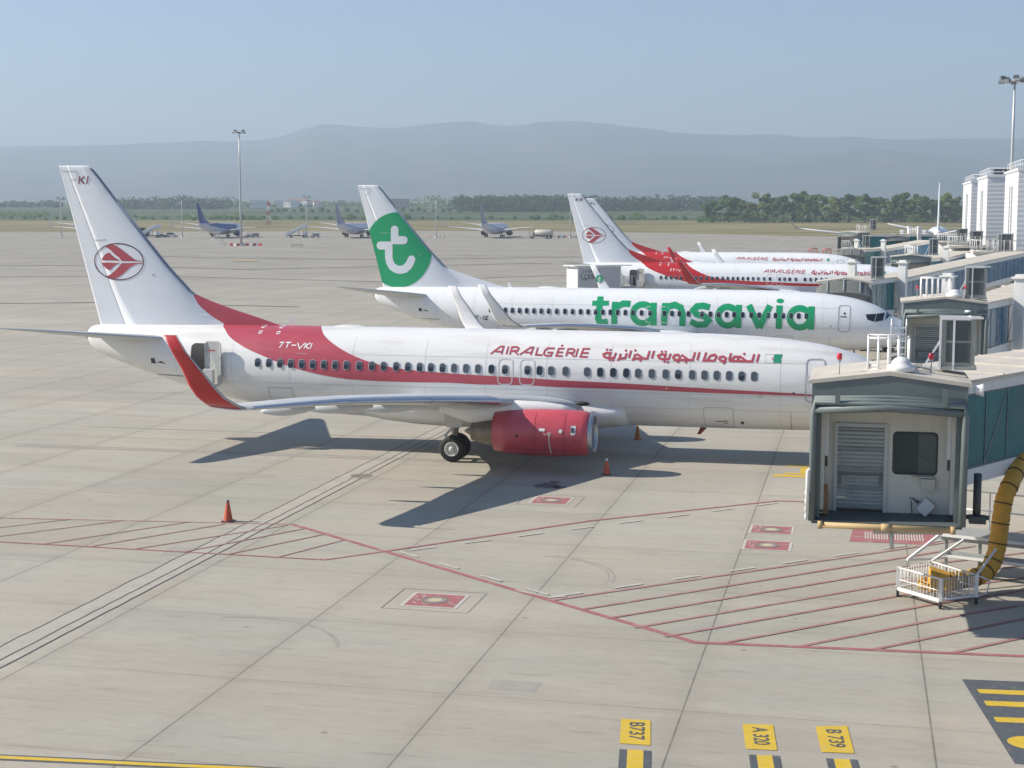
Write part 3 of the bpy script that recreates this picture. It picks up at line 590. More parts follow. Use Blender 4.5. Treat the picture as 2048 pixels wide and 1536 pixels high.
def algerie_livery(root, reg, finreg, dark=False, fin_kids=True):
    reg = [[(-28.09,4.712),(-27.915,4.716),(-28.052,4.49)],[(-27.80,4.718),(-27.545,4.722)],[(-27.675,4.72),(-27.711,4.487)]] + list(reg[3:])
    KB = {k.name.split('.')[0]: k for k in KIDS[root.name]}
    fu, fn = KB['fuselage'], KB['fin']
    # swoosh: both sides and over the crown
    fu_up = pchip([p[0] for p in SWOOSH_UP], [p[1] for p in SWOOSH_UP]); fu_lo = pchip([p[0] for p in SWOOSH_LOW], [p[1] for p in SWOOSH_LOW])
    d = MB(); rows = []; xs = np.linspace(-31.29, -4.62, 230)
    for x in xs:
        t0 = fus_th(x, fu_lo(x)); t1 = fus_th(x, fu_up(x)) if x > -26.58 else PI/2
        q = 14; rows.append([fus(x, t0+(t1-t0)*j/q, .007) for j in range(q+1)])
    d.loft(rows, caps=False, cyc=False)
    d.loft([[(p[0], -p[1], p[2]) for p in r_] for r_ in rows], caps=False, cyc=False)
    d.build('red_swoosh', RED if not dark else RED2, root)
    # red flash on the fin fillet
    db = pchip([p[1] for p in DORSAL], [p[0] for p in DORSAL]); rows = []
    for z in [5.36+.04*i for i in range(35)]:
        a = db(z); b = FIN_LE(z)+.004
        if b < a + .01: b = a + .01
        rows.append([(a+(b-a)*u, -(fin_h(a+(b-a)*u, z)+.022 if u < 1 else .002), z) for u in (0,.1,.2,.3,.4,.5,.6,.7,.8,.9,.96,1)] + [(a+(b-a)*u, (fin_h(a+(b-a)*u, z)+.022 if u < 1 else .002), z) for u in (1,.96,.9,.8,.7,.6,.5,.4,.3,.2,.1,0)])
    d = MB(); d.loft(rows, caps=False, cyc=False); d.build('red_fillet_flash', RED if not dark else RED2, root)
    # company emblem on the fin
    d = MB()
    for poly in EMBLEM: polyfill(d, poly, finp)
    c0, cx, cz = EMB_C[0]; rx, rz = cx[0]-c0[0], cz[1]-c0[1]
    d.build('emblem_bird', LETTER_RED, fn)
    d = MB(); strokes(d, [[(c0[0]+rx*math.cos(2*PI*k/64), c0[1]+rz*math.sin(2*PI*k/64)) for k in range(65)]], .05, lambda x, z: finp(x, z, .014), closed=True)
    d.build('emblem_ring', mat("emblem_ring", (.12,.05,.07), .4), fn)
    d = MB(); strokes(d, finreg, .065, finp); d.build('fin_letters', LETTER_DARK if dark else mat("fin_letter_red", (.20,.03,.06), .4), fn)
    d = MB(); strokes(d, LATIN, .070, skin); d.build('latin_name_lettering', LETTER_RED, root)
    d = MB(); strokes(d, ARABIC, .092, skin); caps(d, ARDOTS, .05, skin, n=10); d.build('arabic_name_lettering', LETTER_RED, root)
    d = MB(); polyfill(d, FLAG[1], skin); d.build('flag_green', mat("flag_green", (.03,.28,.16), .4), root)
    d = MB(); strokes(d, [FLAG[0]+FLAG[0][:1]], .012, skin); d.build('flag_border', LINE, root)
    d = MB(); strokes(d, [[(-6.53+.04*math.cos(a), 4.46+.05*math.sin(a)) for a in np.linspace(.8, 5.5, 12)]], .02, lambda x, z: skin(x, z, .016)); d.build('flag_crescent', LETTER_RED, root)
    d = MB(); strokes(d, reg, .046, lambda x, z: skin(x, z, .016)); d.build('registration_letters', LETTER_WHITE, root)
    d = MB()
    for x, z in BADGE[0]:
        d = MB(); outline(d, x, min(z, 5.33), .14, .09, .03, .03, lambda a, b: skin(a, min(b, FT(a)-.004), .016)); d.build('hoist_mark', LETTER_WHITE, root)
    d = MB(); caps(d, [(-10.85,3.17)], .045, lambda x, z: skin(x, z, .016), n=4); d.build('light_lens', mat("lamp_lens", (.7,.55,.2), .3), root)

def open_door(root):
    """aft service door, swung forward on its hinge"""
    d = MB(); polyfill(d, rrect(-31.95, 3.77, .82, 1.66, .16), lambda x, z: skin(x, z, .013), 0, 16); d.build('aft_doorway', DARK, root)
    g = MB()
    for k in range(5): g.beam((-31.95+.12*k, -1.50, 3.1), (-31.95+.12*k, -1.50, 3.75), .02)
    g.beam((-32.05,-1.55,3.6),(-31.35,-1.55,3.6), .03)
    d = MB(); n = 9; V = []; V2 = []
    R_ = rrect(-31.13, 3.72, .80, 1.66, .16)
    for x, z in R_:
        p = fus(x, fus_th(x, z), .30); q = fus(x, fus_th(x, z), .42)
        V.append(p); V2.append(q)
    d.add(V+V2, [list(range(len(V)))[::-1], [len(V)+i for i in range(len(V))]] + [(i, (i+1) % len(V), len(V)+(i+1) % len(V), len(V)+i) for i in range(len(V))])
    dr = d.build('aft_service_door', mat("door_lining", (.50,.50,.48), .5, noise=.08, nscale=4), root)
    s3 = lambda x, z: fus(x, fus_th(x, z), .435)
    b = MB(); a0 = fus(-31.23, fus_th(-31.23, 3.35), .42)
    b.box((a0[0], a0[1]-.11, a0[2]-.05), (.46,.24,.62)); b.box((a0[0]+.02, a0[1]-.10, a0[2]-.46), (.34,.18,.22)); b.build('slide_pack', mat("slide_pack_cover", (.66,.65,.61), .55), dr)
    l = MB(); strokes(l, [[(-31.35,3.75),(-31.35,3.95),(-31.20,4.1),(-31.00,4.08),(-30.87,3.85),(-30.89,3.6)],[(-31.20,3.7),(-31.10,4.0),(-31.00,3.8),(-31.10,3.65)],[(-31.27,3.72),(-31.05,3.72)]], .022, s3); l.build('door_linkage', GREYFRAME, dr)
    l = MB(); strokes(l, [[(-31.33,4.22),(-30.95,4.22)]], .05, s3); l.build('door_placard', STRIPEM, dr)

def green_livery(root):
    TLOGO[3][0] = (-36.978, 8.55); TLOGO[0][1] = (-36.526, 8.37)
    KB = {k.name.split('.')[0]: k for k in KIDS[root.name]}; fn = KB['fin']
    d = MB(); rows = []
    upb = pchip([p[0] for p in TDISC[0]], [p[1] for p in TDISC[0]])
    cx, cz, rx, rz = -36.30, 7.95, 2.56, 2.70
    for z in np.linspace(cz-rz+.006, cz+rz-.006, 90):
        hw = rx*math.sqrt(max(0, 1-((z-cz)/rz)**2)); a = max(cx-hw, fin_te(z)+.005); b = min(cx+hw, FIN_LE(z)-.14)
        if b <= a: continue
        us = [0,.05,.1,.2,.35,.5,.65,.8,.9,.95,1]
        rows.append([(a+(b-a)*u, z) for u in us])
    for sg in (-1, 1):
        d.loft([[(x, sg*(fin_h(x, z)+.012), z) for x, z in r_] for r_ in rows], caps=False, cyc=False)
    d.build('green_fin_disc', GREEN, fn)
    f2 = lambda x, z: finp(x, z, .020)
    d = MB(); strokes(d, TLOGO, .58, f2)
    caps(d, [(-36.518,9.40),(-35.83,8.654),(-37.64,8.26),(-35.25,7.27)], .29, f2, n=24); d.build('fin_letter', mat("fin_letter_white", (.70,.73,.76), .35), fn)
    d = MB(); strokes(d, TRANS[:2][:1], .43, skin); strokes(d, TRANS[1:2], .33, skin); strokes(d, TRANS[2:], .42, skin)
    for r_ in TRING: strokes(d, [r_], .42, skin, closed=True)
    polyfill(d, TDOT[0], skin); d.build('name_lettering', GREEN, root)
    d = MB(); strokes(d, [[(x+.08, z+.02) for x, z in st] for st in FGZ], .055, skin); d.build('registration_letters', LETTER_DARK, root)
# ---------------------------------------------------------------- lie of the land
FWH = Vector((math.sin(YAW), math.cos(YAW), 0)); RTH = Vector((math.cos(YAW), -math.sin(YAW), 0))
_HS = pchip([-400,230,300,550,750,1000,1400,2200,4000,8000,16000],[0,0,.25,2.0,3.5,6.6,12.2,23,44,95,200])
def land(x, y):
    s = (Vector((x, y, 0)) - Vector((CAM.x, CAM.y, 0))).dot(FWH); return _HS(s)
def at(s, q, dz=0.0):
    """a place s metres ahead along the apron's long axis, q = sideways distance over s"""
    p = Vector((CAM.x, CAM.y, 0)) + FWH*s + RTH*(q*s); p.z = _HS(s) + dz; return p
def px(u): return (u - 1024)/3029.18*1.006
def nodes(M): return M.node_tree.nodes, M.node_tree.links
def concrete():
    M = bpy.data.materials.new("apron_concrete"); M.use_nodes = True; N, L = nodes(M); b = N["Principled BSDF"]
    tc = N.new("ShaderNodeTexCoord"); sp = N.new("ShaderNodeSeparateXYZ"); L.new(tc.outputs["Object"], sp.inputs[0])
    def math_(op, a, b_=None, c=None):
        n = N.new("ShaderNodeMath"); n.operation = op
        for i, v in enumerate((a, b_, c)):
            if v is None: continue
            if isinstance(v, (int, float)): n.inputs[i].default_value = v
            else: L.new(v, n.inputs[i])
        return n.outputs[0]
    def cell(src, off, size):
        t = math_('DIVIDE', math_('SUBTRACT', src, off), size); fl = math_('FLOOR', t); fr = math_('SUBTRACT', t, fl)
        dist = math_('MULTIPLY', math_('MINIMUM', fr, math_('SUBTRACT', 1.0, fr)), size); return fl, dist
    cx, dx = cell(sp.outputs[0], -6.53, 5.03); cy, dy = cell(sp.outputs[1], -28.35, 5.06)
    def noise(scale, sc=(1,1,1), det=6, rough=.6, dist=0.0):
        mp = N.new("ShaderNodeMapping"); L.new(tc.outputs["Object"], mp.inputs[0]); mp.inputs["Scale"].default_value = sc
        n = N.new("ShaderNodeTexNoise"); n.inputs["Scale"].default_value = scale; n.inputs["Detail"].default_value = det; n.inputs["Roughness"].default_value = rough; n.inputs["Distortion"].default_value = dist
        L.new(mp.outputs[0], n.inputs["Vector"]); return n.outputs["Fac"]
    def rng(v, a, b_, c, d):
        n = N.new("ShaderNodeMapRange"); L.new(v, n.inputs[0])
        for i, k in enumerate((a, b_, c, d)): n.inputs[i+1].default_value = k
        return n.outputs[0]
    cmb = N.new("ShaderNodeCombineXYZ"); L.new(cx, cmb.inputs[0]); L.new(cy, cmb.inputs[1])
    wnz = N.new("ShaderNodeTexWhiteNoise"); wnz.noise_dimensions = '2D'; L.new(cmb.outputs[0], wnz.inputs["Vector"])
    slab = rng(wnz.outputs["Value"], 0, 1, .945, 1.05)
    big = rng(noise(.05, det=5), .3, .7, .90, 1.09)
    streak = rng(noise(.55, (.16, 1.0, 1), 7, .66, .4), .30, .72, .90, 1.07)
    scuff = math_('MULTIPLY', rng(noise(2.6, (.22, 1.5, 1), 8, .72), .55, .74, 1.0, .72), rng(noise(5.5, (.14, 1.6, 1), 6, .75, .3), .60, .74, 1.0, .66))
    grain = math_('MULTIPLY', rng(noise(22, det=5, rough=.7), .25, .75, .90, 1.08), rng(noise(3.2, (.6,1,1), 7, .68), .3, .7, .95, 1.045))
    wob = math_('MULTIPLY', math_('SUBTRACT', noise(3.0, det=3), .5), .03)
    jx = math_('ADD', dx, wob); jy = math_('ADD', dy, wob)
    jl = math_('MINIMUM', rng(jx, .009, .026, .50, 1.0), rng(jy, .006, .018, .66, 1.0))
    js = math_('MULTIPLY', rng(jx, .0, .55, .93, 1.0), rng(jy, .0, .4, .96, 1.0))
    vo = N.new('ShaderNodeTexVoronoi'); vo.inputs['Scale'].default_value = .9; L.new(tc.outputs['Object'], vo.inputs['Vector'])
    vc = N.new('ShaderNodeSeparateColor'); L.new(vo.outputs['Color'], vc.inputs[0])
    drip = math_('MAXIMUM', rng(vo.outputs['Distance'], .03, .09, .62, 1.0), rng(vc.outputs[0], .80, .82, 1.0, 0.0))
    blot = rng(noise(.9, (1,1,1), 9, .7, .8), .63, .72, 1.0, .90)
    v = math_('MULTIPLY', math_('MULTIPLY', big, drip), math_('MULTIPLY', blot, rng(sp.outputs[1], 50, 230, 1.0, .80)))  # last factor darkens the far apron's colour, standing in for a changed sun angle
    for k in (slab, streak, scuff, grain, jl, js): v = math_('MULTIPLY', v, k)
    hue = noise(.22, (.5, 1, 1), 5); mixc = N.new("ShaderNodeMix"); mixc.data_type = 'RGBA'
    L.new(rng(hue, .36, .64, 0, 1), mixc.inputs[0]); mixc.inputs[6].default_value = (.424,.378,.310,1); mixc.inputs[7].default_value = (.386,.372,.317,1)
    sc = N.new("ShaderNodeVectorMath"); sc.operation = 'SCALE'; L.new(mixc.outputs[2], sc.inputs[0]); L.new(v, sc.inputs["Scale"])
    L.new(sc.outputs[0], b.inputs["Base Color"]); b.inputs["Roughness"].default_value = .82; b.inputs["Specular IOR Level"].default_value = .3
    bp = N.new("ShaderNodeBump"); bp.inputs["Strength"].default_value = .25; bp.inputs["Distance"].default_value = .02; L.new(noise(30, det=6, rough=.7), bp.inputs["Height"]); L.new(bp.outputs[0], b.inputs["Normal"])
    return M
def field_mat(name, c0, c1, c2, sc, stretch):
    M = bpy.data.materials.new(name); M.use_nodes = True; N, L = nodes(M); b = N["Principled BSDF"]; tc = N.new("ShaderNodeTexCoord")
    mp = N.new("ShaderNodeMapping"); L.new(tc.outputs["Object"], mp.inputs[0]); mp.inputs["Scale"].default_value = stretch; mp.inputs["Rotation"].default_value = (0,0,YAW)
    n = N.new("ShaderNodeTexNoise"); n.inputs["Scale"].default_value = sc; n.inputs["Detail"].default_value = 8; n.inputs["Roughness"].default_value = .65; L.new(mp.outputs[0], n.inputs["Vector"])
    cr = N.new("ShaderNodeValToRGB"); L.new(n.outputs["Fac"], cr.inputs[0]); e = cr.color_ramp.elements
    e[0].position = .34; e[0].color = (*c0,1); e[1].position = .66; e[1].color = (*c2,1); k = e.new(.5); k.color = (*c1,1)
    L.new(cr.outputs[0], b.inputs["Base Color"]); b.inputs["Roughness"].default_value = .95; b.inputs["Specular IOR Level"].default_value = .1
    return M
QS = np.linspace(-.85, .85, 69)
_E = pchip([-.85,-.34,-.15,0,.1,.2,.85],[640,660,690,700,640,570,540])
def strip(name, s0, s1, n, M, dz=0.0, pw=1.0):
    mb = MB(); rows = []
    for i in range(n+1):
        t = (i/n)**pw; row = []
        for q in QS:
            a = s0(q) if callable(s0) else s0; b_ = s1(q) if callable(s1) else s1
            s = a + (b_-a)*t
            p = Vector((CAM.x, CAM.y, 0)) + FWH*s + RTH*(q*(s+500) if True else 0); row.append((p.x, p.y, _HS(s)+dz))
        rows.append(row)
    mb.loft(rows, caps=False, cyc=False, smooth=True); return mb.build(name, M)
def EQ(q): return _E(q*1.6)
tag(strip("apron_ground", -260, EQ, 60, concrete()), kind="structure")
tag(strip("grass_verge", EQ, 1010, 12, field_mat("dry_grass", (.095,.10,.045), (.22,.19,.09), (.30,.26,.14), .05, (.25,1,1))), kind="structure")
tag(strip("farmland", 1010, 5600, 30, field_mat("green_fields", (.05,.075,.035), (.075,.105,.05), (.13,.14,.075), .008, (.12,1,1)), pw=1.6), kind="structure")
# hills on the horizon: a far ridge and lower foothills
def hill(name, s0, s1, crest, M, seed, rough):
    from mathutils import noise as nz
    mb = MB(); rows = []; ns, nq = 26, 170
    for i in range(ns+1):
        t = i/ns; row = []
        for j in range(nq+1):
            q = -.75 + 1.5*j/nq; s = s0+(s1-s0)*t; p = Vector((CAM.x, CAM.y, 0)) + FWH*s + RTH*(q*s)
            prof = math.sin(min(t/.72, 1)*PI/2)**1.4 if t < .72 else math.cos((t-.72)/.28*PI/2)**.7
            top = crest(1024 + q*3029)
            k = nz.fractal(Vector((p.x/900+seed, p.y/1400, seed)), 1.0, 2.1, 6)
            row.append((p.x, p.y, _HS(s)*(.9) + max(0, prof*(top - _HS(s0)) * (1 + (k*rough if t < .6 else k*rough*.06)))))
        rows.append(row)
    mb.loft(rows, caps=False, cyc=False); return tag(mb.build(name, M), kind="structure")
HILLM = field_mat("hill_scrub", (.035,.055,.03), (.06,.08,.045), (.12,.115,.08), .004, (1,1,1))
_c1 = pchip([-700,0,250,500,570,620,660,720,800,900,1000,1100,1200,1300,1400,1500,1600,1750,1900,2048,2700],[330,312,308,301,292,276,269,274,277,273,274,271,275,283,288,291,294,298,297,297,310])
_c2 = pchip([-700,0,200,420,600,800,1000,1300,1500,1750,2048,2700],[360,345,352,338,345,330,340,325,333,322,330,350])
hill("hills", 5600, 11800, lambda u: (430.1-_c1(u))*10060/3029 + 10.3, HILLM, 3.1, .12)
hill("hills", 5300, 8200, lambda u: (430.1-_c2(u))*7300/3029 + 10.3, HILLM, 9.4, .22)

# ---------------------------------------------------------------- painted markings and joints on the apron
def flat(pts, z=.006): return [(x, y, z) for x, y in pts]
PAINT_RED = mat("worn_red_marking", (.36,.125,.125), .8, noise=.16, nscale=2.5, dirt=((.36,.32,.28), .8, 3.2, (1,1,1)))
PAINT_FADED = mat("faded_red_marking", (.36,.185,.17), .8, noise=.16, nscale=2.5, dirt=((.37,.335,.29), .9, 2.6, (1,1,1)))
PAINT_YEL = mat("worn_yellow_marking", (.62,.42,.035), .75, noise=.10, nscale=3, dirt=((.42,.36,.25), .5, 6, (1,1,1)))
PAINT_WHT = mat("worn_white_marking", (.52,.48,.43), .8, noise=.15, nscale=4, dirt=((.38,.35,.31), .85, 6, (1,1,1)))
PAINT_DRK = mat("worn_dark_marking", (.085,.095,.105), .8, noise=.18, nscale=2.2, dirt=((.25,.24,.22), .35, 7, (1,1,1)))
JOINT = mat("joint_sealant", (.085,.08,.075), .9, noise=.3, nscale=3)
CHANNEL = mat("channel_concrete", (.405,.375,.325), .85, noise=.12, nscale=1.5, dirt=((.25,.23,.21), .3, 3, (1,.3,1)))
PLATE = mat("cast_iron_cover", (.20,.18,.16), .7, noise=.2, nscale=6)
def mark(name, M): return name, M
def gsurf(z): return lambda x, y: (x, y, z)
def lines(name, sts, w, M, z=.006):
    mb = MB(); strokes(mb, sts, w, gsurf(z), step=(0,0,.0013)); o = mb.build(name, M, recalc=False); up_(o); return tag(o, kind="structure")
def up_(o):
    for p in o.data.polygons:
        if p.normal.z < 0: p.flip()
def area(name, polys, M, z=.006):
    mb = MB()
    for P in polys: mb.add(flat(P, z), [list(range(len(P)))])
    o = mb.build(name, M, recalc=False); up_(o); return tag(o, kind="structure")
def disc(cx, cy, r, n=28, ry=None): return [(cx+r*math.cos(2*PI*k/n), cy+(ry or r)*math.sin(2*PI*k/n)) for k in range(n)]
def wiggle(x, y0, y1, amp=.03, n=60, seed=0):
    rnd = random.Random(seed); return [(x+rnd.uniform(-amp, amp), y0+(y1-y0)*i/n) for i in range(n+1)]
area("drain_channel", [[(-23.08,-62),(-22.12,-62),(-22.12,60),(-23.08,60)]], CHANNEL, .003)
lines("drain_channel_joint", [wiggle(-23.08,-62,60,.035,240,1), wiggle(-22.47,-62,60,.018,240,2), wiggle(-22.12,-62,60,.012,240,3)], .042, JOINT, .007)
area("drain_cover", [disc(-22.27,-7.56,.62)], CHANNEL, .0075); area("drain_cover_plate", [disc(-22.27,-7.56,.46)], PLATE, .012)
MAIN = [(-60,-21.3),(-31.67,-18.34),(-21.49,-17.14),(-17.21,-20.37),(-11.69,-24.62),(-6.82,-28.26),(0.86,-27.70),(9,-27.1)]
lines("red_boundary_line", [MAIN[:3]], .10, PAINT_FADED, .009)
lines("red_boundary_line", [MAIN[2:]], .18, PAINT_RED, .0105)
lines("red_boundary_line", [[(-60,-21.6),(-29.55,-21.79),(-18.62,-21.88),(-17.21,-20.37)]], .10, PAINT_RED, .0125)
lines("red_boundary_line", [[(-17.21,-20.37),(-11.86,-14.33),(-5.85,-9.24),(-3.0,-9.05)]], .13, PAINT_RED, .0135)
HL = [((-36.0,-21.75),(-33.2,-18.6)),((-34.4,-21.75),(-31.6,-18.4)),((-32.5,-21.76),(-29.2,-18.04)),((-30.6,-21.77),(-27.3,-17.8)),((-28.02,-21.78),(-25.02,-17.52)),((-26.42,-21.79),(-23.72,-17.6)),((-24.94,-21.85),(-21.59,-17.33)),((-23.25,-21.89),(-20.84,-17.7)),((-21.8,-21.9),(-19.89,-18.37)),((-20.14,-21.88),(-18.97,-19.06))]
lines("red_hatching", [list(h) for h in HL], .075, PAINT_FADED, .0145)
HR = [((-11.0,-25.1),(-.23,-15.15),(3,-12.2)),((-10.1,-25.89),(.58,-15.52)),((-9.26,-26.58),(-.68,-18.27),(3.5,-15)),((-8.44,-27.3),(-1.34,-20.49),(4,-16.2)),((-7.6,-27.94),(-1.53,-22.15),(4.4,-17.3)),((-6.17,-28.2),(-.91,-23.12),(4.6,-18.5)),((-4.33,-28.05),(-.33,-24.16),(5,-19.6)),((-2.57,-27.9),(1.2,-24.18)),((-.78,-27.8),(1.02,-26.01),(5,-22.8))]
lines("red_hatching", [list(h) for h in HR], .125, PAINT_FADED, .0145)
def dashes(a, b, off, ln=.95, gap=1.05, w=.11):
    a = Vector(a); b = Vector(b); d = (b-a).normalized(); n = Vector((-d.y, d.x))*off; L_ = (b-a).length; out = []; t = .2
    while t+ln < L_: out.append([tuple(a+d*t+n), tuple(a+d*(t+ln)+n)]); t += ln+gap
    return out
lines("white_dashed_line", dashes((-17.1,-20.45),(-11.1,-25.0),.30) + dashes((-11.0,-25.1),(1.2,-13.85),.30) + dashes((-16.9,-20.05),(-5.9,-9.3),-.30), .12, PAINT_WHT, .017)
lines("white_dashed_line", [[(-12.2,-24.25),(-11.1,-24.85),(-10.7,-24.6)]], .07, PAINT_WHT, .019)
def pit(x0, y0, x1, y1, seed, frame=True):
    cx, cy = (x0+x1)/2, (y0+y1)/2; w, h = (x1-x0)/2, (y0-y1)/2
    if frame:
        for q in (.78,): lines("pit_cover_joint", [[(cx-w*1.5,cy-h*1.45),(cx+w*1.5,cy-h*1.45)],[(cx-w*1.5,cy+h*1.45),(cx+w*1.5,cy+h*1.45)],[(cx-w*1.5,cy-h*1.45),(cx-w*1.5,cy+h*1.45)],[(cx+w*1.5,cy-h*1.45),(cx+w*1.5,cy+h*1.45)]], .022, mat("fine_joint", (.19,.18,.165), .9), .005)
    area("pit_cover_border", [[(x0,y0),(x1,y0),(x1,y1),(x0,y1)]], PAINT_WHT, .008)
    area("pit_cover_marking", [[(cx-w*.87,cy+h*.86),(cx+w*.87,cy+h*.86),(cx+w*.87,cy-h*.86),(cx-w*.87,cy-h*.86)]], PAINT_RED, .012)
    area("pit_cover_ring", [disc(cx,cy,.38)], mat("pit_ring_metal", (.30,.25,.23), .6, noise=.2, nscale=8), .016)
    lines("pit_cover_ring", [[(cx+.33*math.cos(a), cy+.33*math.sin(a)) for a in np.linspace(0, 2*PI, 40)]], .05, PLATE, .020)
    area("pit_cover_lid", [disc(cx,cy,.19)], mat("pit_lid_yellow", (.52,.46,.30), .7, noise=.15, nscale=7), .020)
    lines("pit_cover_letters", [[(cx-w*.75,cy+h*.55),(cx-w*.75,cy+h*.2)],[(cx-w*.65,cy+h*.55),(cx-w*.5,cy+h*.55),(cx-w*.5,cy+h*.3)],[(cx-w*.72,cy-.05),(cx-w*.55,cy-.05),(cx-w*.55,cy-.2)],[(cx-w*.7,cy-h*.35),(cx-w*.5,cy-h*.6)]], .035, PAINT_WHT, .016)
pit(-14.86,-25.05,-13.29,-26.53,1); pit(-14.6,-10.28,-13.16,-11.71,2)
pit(-6.5,-13.76,-5.04,-15.10,3,False); pit(-6.53,-16.15,-5.0,-17.58,4,False)
area("hydrant_grid_marking", [[(-3.15,-13.67),(-.55,-13.65),(-.65,-15.66),(-3.25,-15.68)]], PAINT_RED, .008)
lines("hydrant_grid_bars", [[(-2.75+.085*i,-14.1),(-2.75+.085*i,-15.2)] for i in range(22)], .045, PAINT_WHT, .012)

def ground_text(txt, cx, cy, length, height, M, z, rz):
    cu = bpy.data.curves.new("t", 'FONT'); cu.body = txt; cu.align_x = 'CENTER'; cu.align_y = 'CENTER'; cu.size = 1; cu.offset = .012
    o = bpy.data.objects.new("t", cu); COL.objects.link(o); bpy.context.view_layer.update()
    dg = bpy.context.evaluated_depsgraph_get(); me = bpy.data.meshes.new_from_object(o.evaluated_get(dg)); bpy.data.objects.remove(o)
    xs = [v.co.x for v in me.vertices]; ys = [v.co.y for v in me.vertices]
    sx = length/(max(xs)-min(xs)); sy = height/(max(ys)-min(ys)); mx, my = (max(xs)+min(xs))/2, (max(ys)+min(ys))/2
    for v in me.vertices: v.co = ((v.co.x-mx)*sx, (v.co.y-my)*sy, 0)
    me.materials.clear(); me.materials.append(M)
    n = bpy.data.objects.new("stand_letters", me); COL.objects.link(n); n.location = (cx, cy, z); n.rotation_euler = (0, 0, rz); return tag(n, kind="structure")
def stopmark(q, bar, txt):
    area("stand_marking", [q], PAINT_YEL, .010)
    c = [sum(p[i] for p in q)/4 for i in (0,1)]; d = Vector(q[3])-Vector(q[0]); rz = math.atan2(d.y, d.x)
    ground_text(txt, c[0]+.02, c[1]+.04, 1.02, .31, PAINT_DRK, .016, rz)
    a, b_ = Vector(bar[0]), Vector(bar[1]); e = d.normalized()*2.0; u = b_-a
    for k0, k1, M in ((0,.25,PAINT_DRK),(.25,.76,PAINT_YEL),(.76,1,PAINT_DRK)):
        area("stop_bar_marking", [[tuple(a+u*k0), tuple(a+u*k1), tuple(a+u*k1+e), tuple(a+u*k0+e)]], M, .010)
stopmark([(-7.70,-34.24),(-7.10,-34.20),(-6.90,-35.67),(-7.51,-35.69)], ((-7.46,-36.01),(-6.85,-35.97)), "B737")
stopmark([(-5.24,-34.0),(-4.63,-33.9),(-4.47,-35.4),(-5.07,-35.45)], ((-4.99,-35.75),(-4.41,-35.69)), "A 320")
stopmark([(-3.79,-33.82),(-3.16,-33.64),(-3.01,-35.23),(-3.63,-35.3)], ((-3.54,-35.63),(-2.96,-35.57)), "B 739")
area("stand_number_marking", [[(-.69,-29.88),(2.2,-29.62),(2.9,-35.4),(-.05,-35.1)]], PAINT_DRK, .008)
area("stand_number_bars", [[(-.42,-30.56),(1.9,-30.3),(1.94,-30.66),(-.37,-30.85)],[(-.33,-31.36),(1.9,-31.12),(1.94,-31.5),(-.30,-31.68)],[(-.22,-32.42),(1.9,-32.15),(1.94,-32.48),(-.18,-32.73)], [(.42+.5*math.cos(2*PI*k/30)+.0*k, -33.87+.40*math.sin(2*PI*k/30)) for k in range(30)]], PAINT_YEL, .013)
YL = [(-40,-42.6),(-30,-40.6),(-22,-39.42),(-18.92,-39.09),(-16.0,-38.80),(-13.2,-38.55),(-9.5,-38.6),(-6,-39.2)]
_yl = pchip([p[0] for p in YL], [p[1] for p in YL]); YP = [(x, _yl(x)) for x in np.linspace(-40,-6,60)]
lines("taxi_line_edge", [YP], .30, PAINT_DRK, .005); lines("yellow_taxi_line", [YP], .15, PAINT_YEL, .009)
area("nose_stop_marking", [[(-5.9,-3.0),(-4.2,-3.0),(-4.2,-3.3),(-5.9,-3.3)],[(-5.3,-1.6),(-4.9,-1.6),(-4.9,-2.95),(-5.3,-2.95)],[(-5.9,-1.1),(-4.2,-1.1),(-4.2,-1.45),(-5.9,-1.45)],[(-6.3,-3.5),(-4.2,-3.5),(-4.2,-4.0),(-6.3,-4.0)]], PAINT_YEL, .008)
PAINT_LEAD = mat("faded_lead_line", (.43,.385,.26), .8, noise=.12, nscale=3, dirt=((.36,.33,.28), .8, 3, (1,1,1)))
lines("yellow_lead_in_line", [[(-70,0.3),(-32,.05),(-5.5,0)]], .13, PAINT_LEAD, .006)
lines("yellow_lead_in_line", [[(-70,40.5),(-6,40.2)]], .13, PAINT_LEAD, .006)
STAIN = mat("oil_stain", (.12,.115,.11), .55, noise=.3, nscale=3)
def blob(cx, cy, rx, ry, seed, n=26):
    rnd = random.Random(seed); return [(cx+rx*math.cos(2*PI*k/n)*rnd.uniform(.6,1.1), cy+ry*math.sin(2*PI*k/n)*rnd.uniform(.5,1.1)) for k in range(n)]
area("oil_stain", [blob(-14.6,-8.05,.55,.7,3), blob(-14.1,-8.3,.3,.35,5), blob(-14.5,-7.2,.25,.3,6)], STAIN, .0045)
# faded curved tyre marks and long far taxiway lines
TYREMARK = mat("tyre_scuff", (.325,.302,.268), .85, noise=.25, nscale=2, dirt=((.36,.34,.30), .7, 2, (1,1,1)))
def far_line(name, pts, w, M, dz):
    mb = MB(); V = []; F = []
    P = []
    for (u0, s0), (u1, s1) in zip(pts[:-1], pts[1:]):
        for k in range(12):
            t = k/12; P.append((u0+(u1-u0)*t, s0+(s1-s0)*t))
    P.append(pts[-1])
    for u, s in P:
        a = at(s-w/2, px(u), dz); b_ = at(s+w/2, px(u), dz); V += [a, b_]
    for i in range(len(P)-1): F.append((2*i, 2*i+2, 2*i+3, 2*i+1))
    mb.add(V, F); o = mb.build(name, M, recalc=False); up_(o); return tag(o, kind="structure")
far_line("far_taxi_line", [(-300,440),(0,425),(310,400),(700,378),(1150,360),(1700,345)], 1.6, PAINT_WHT, .05)
far_line("far_taxi_line", [(-300,318),(400,300),(760,292)], .5, PAINT_WHT, .05)
far_line("far_tyre_track", [(-300,250),(300,258),(760,236),(1150,262)], 1.8, TYREMARK, .05)
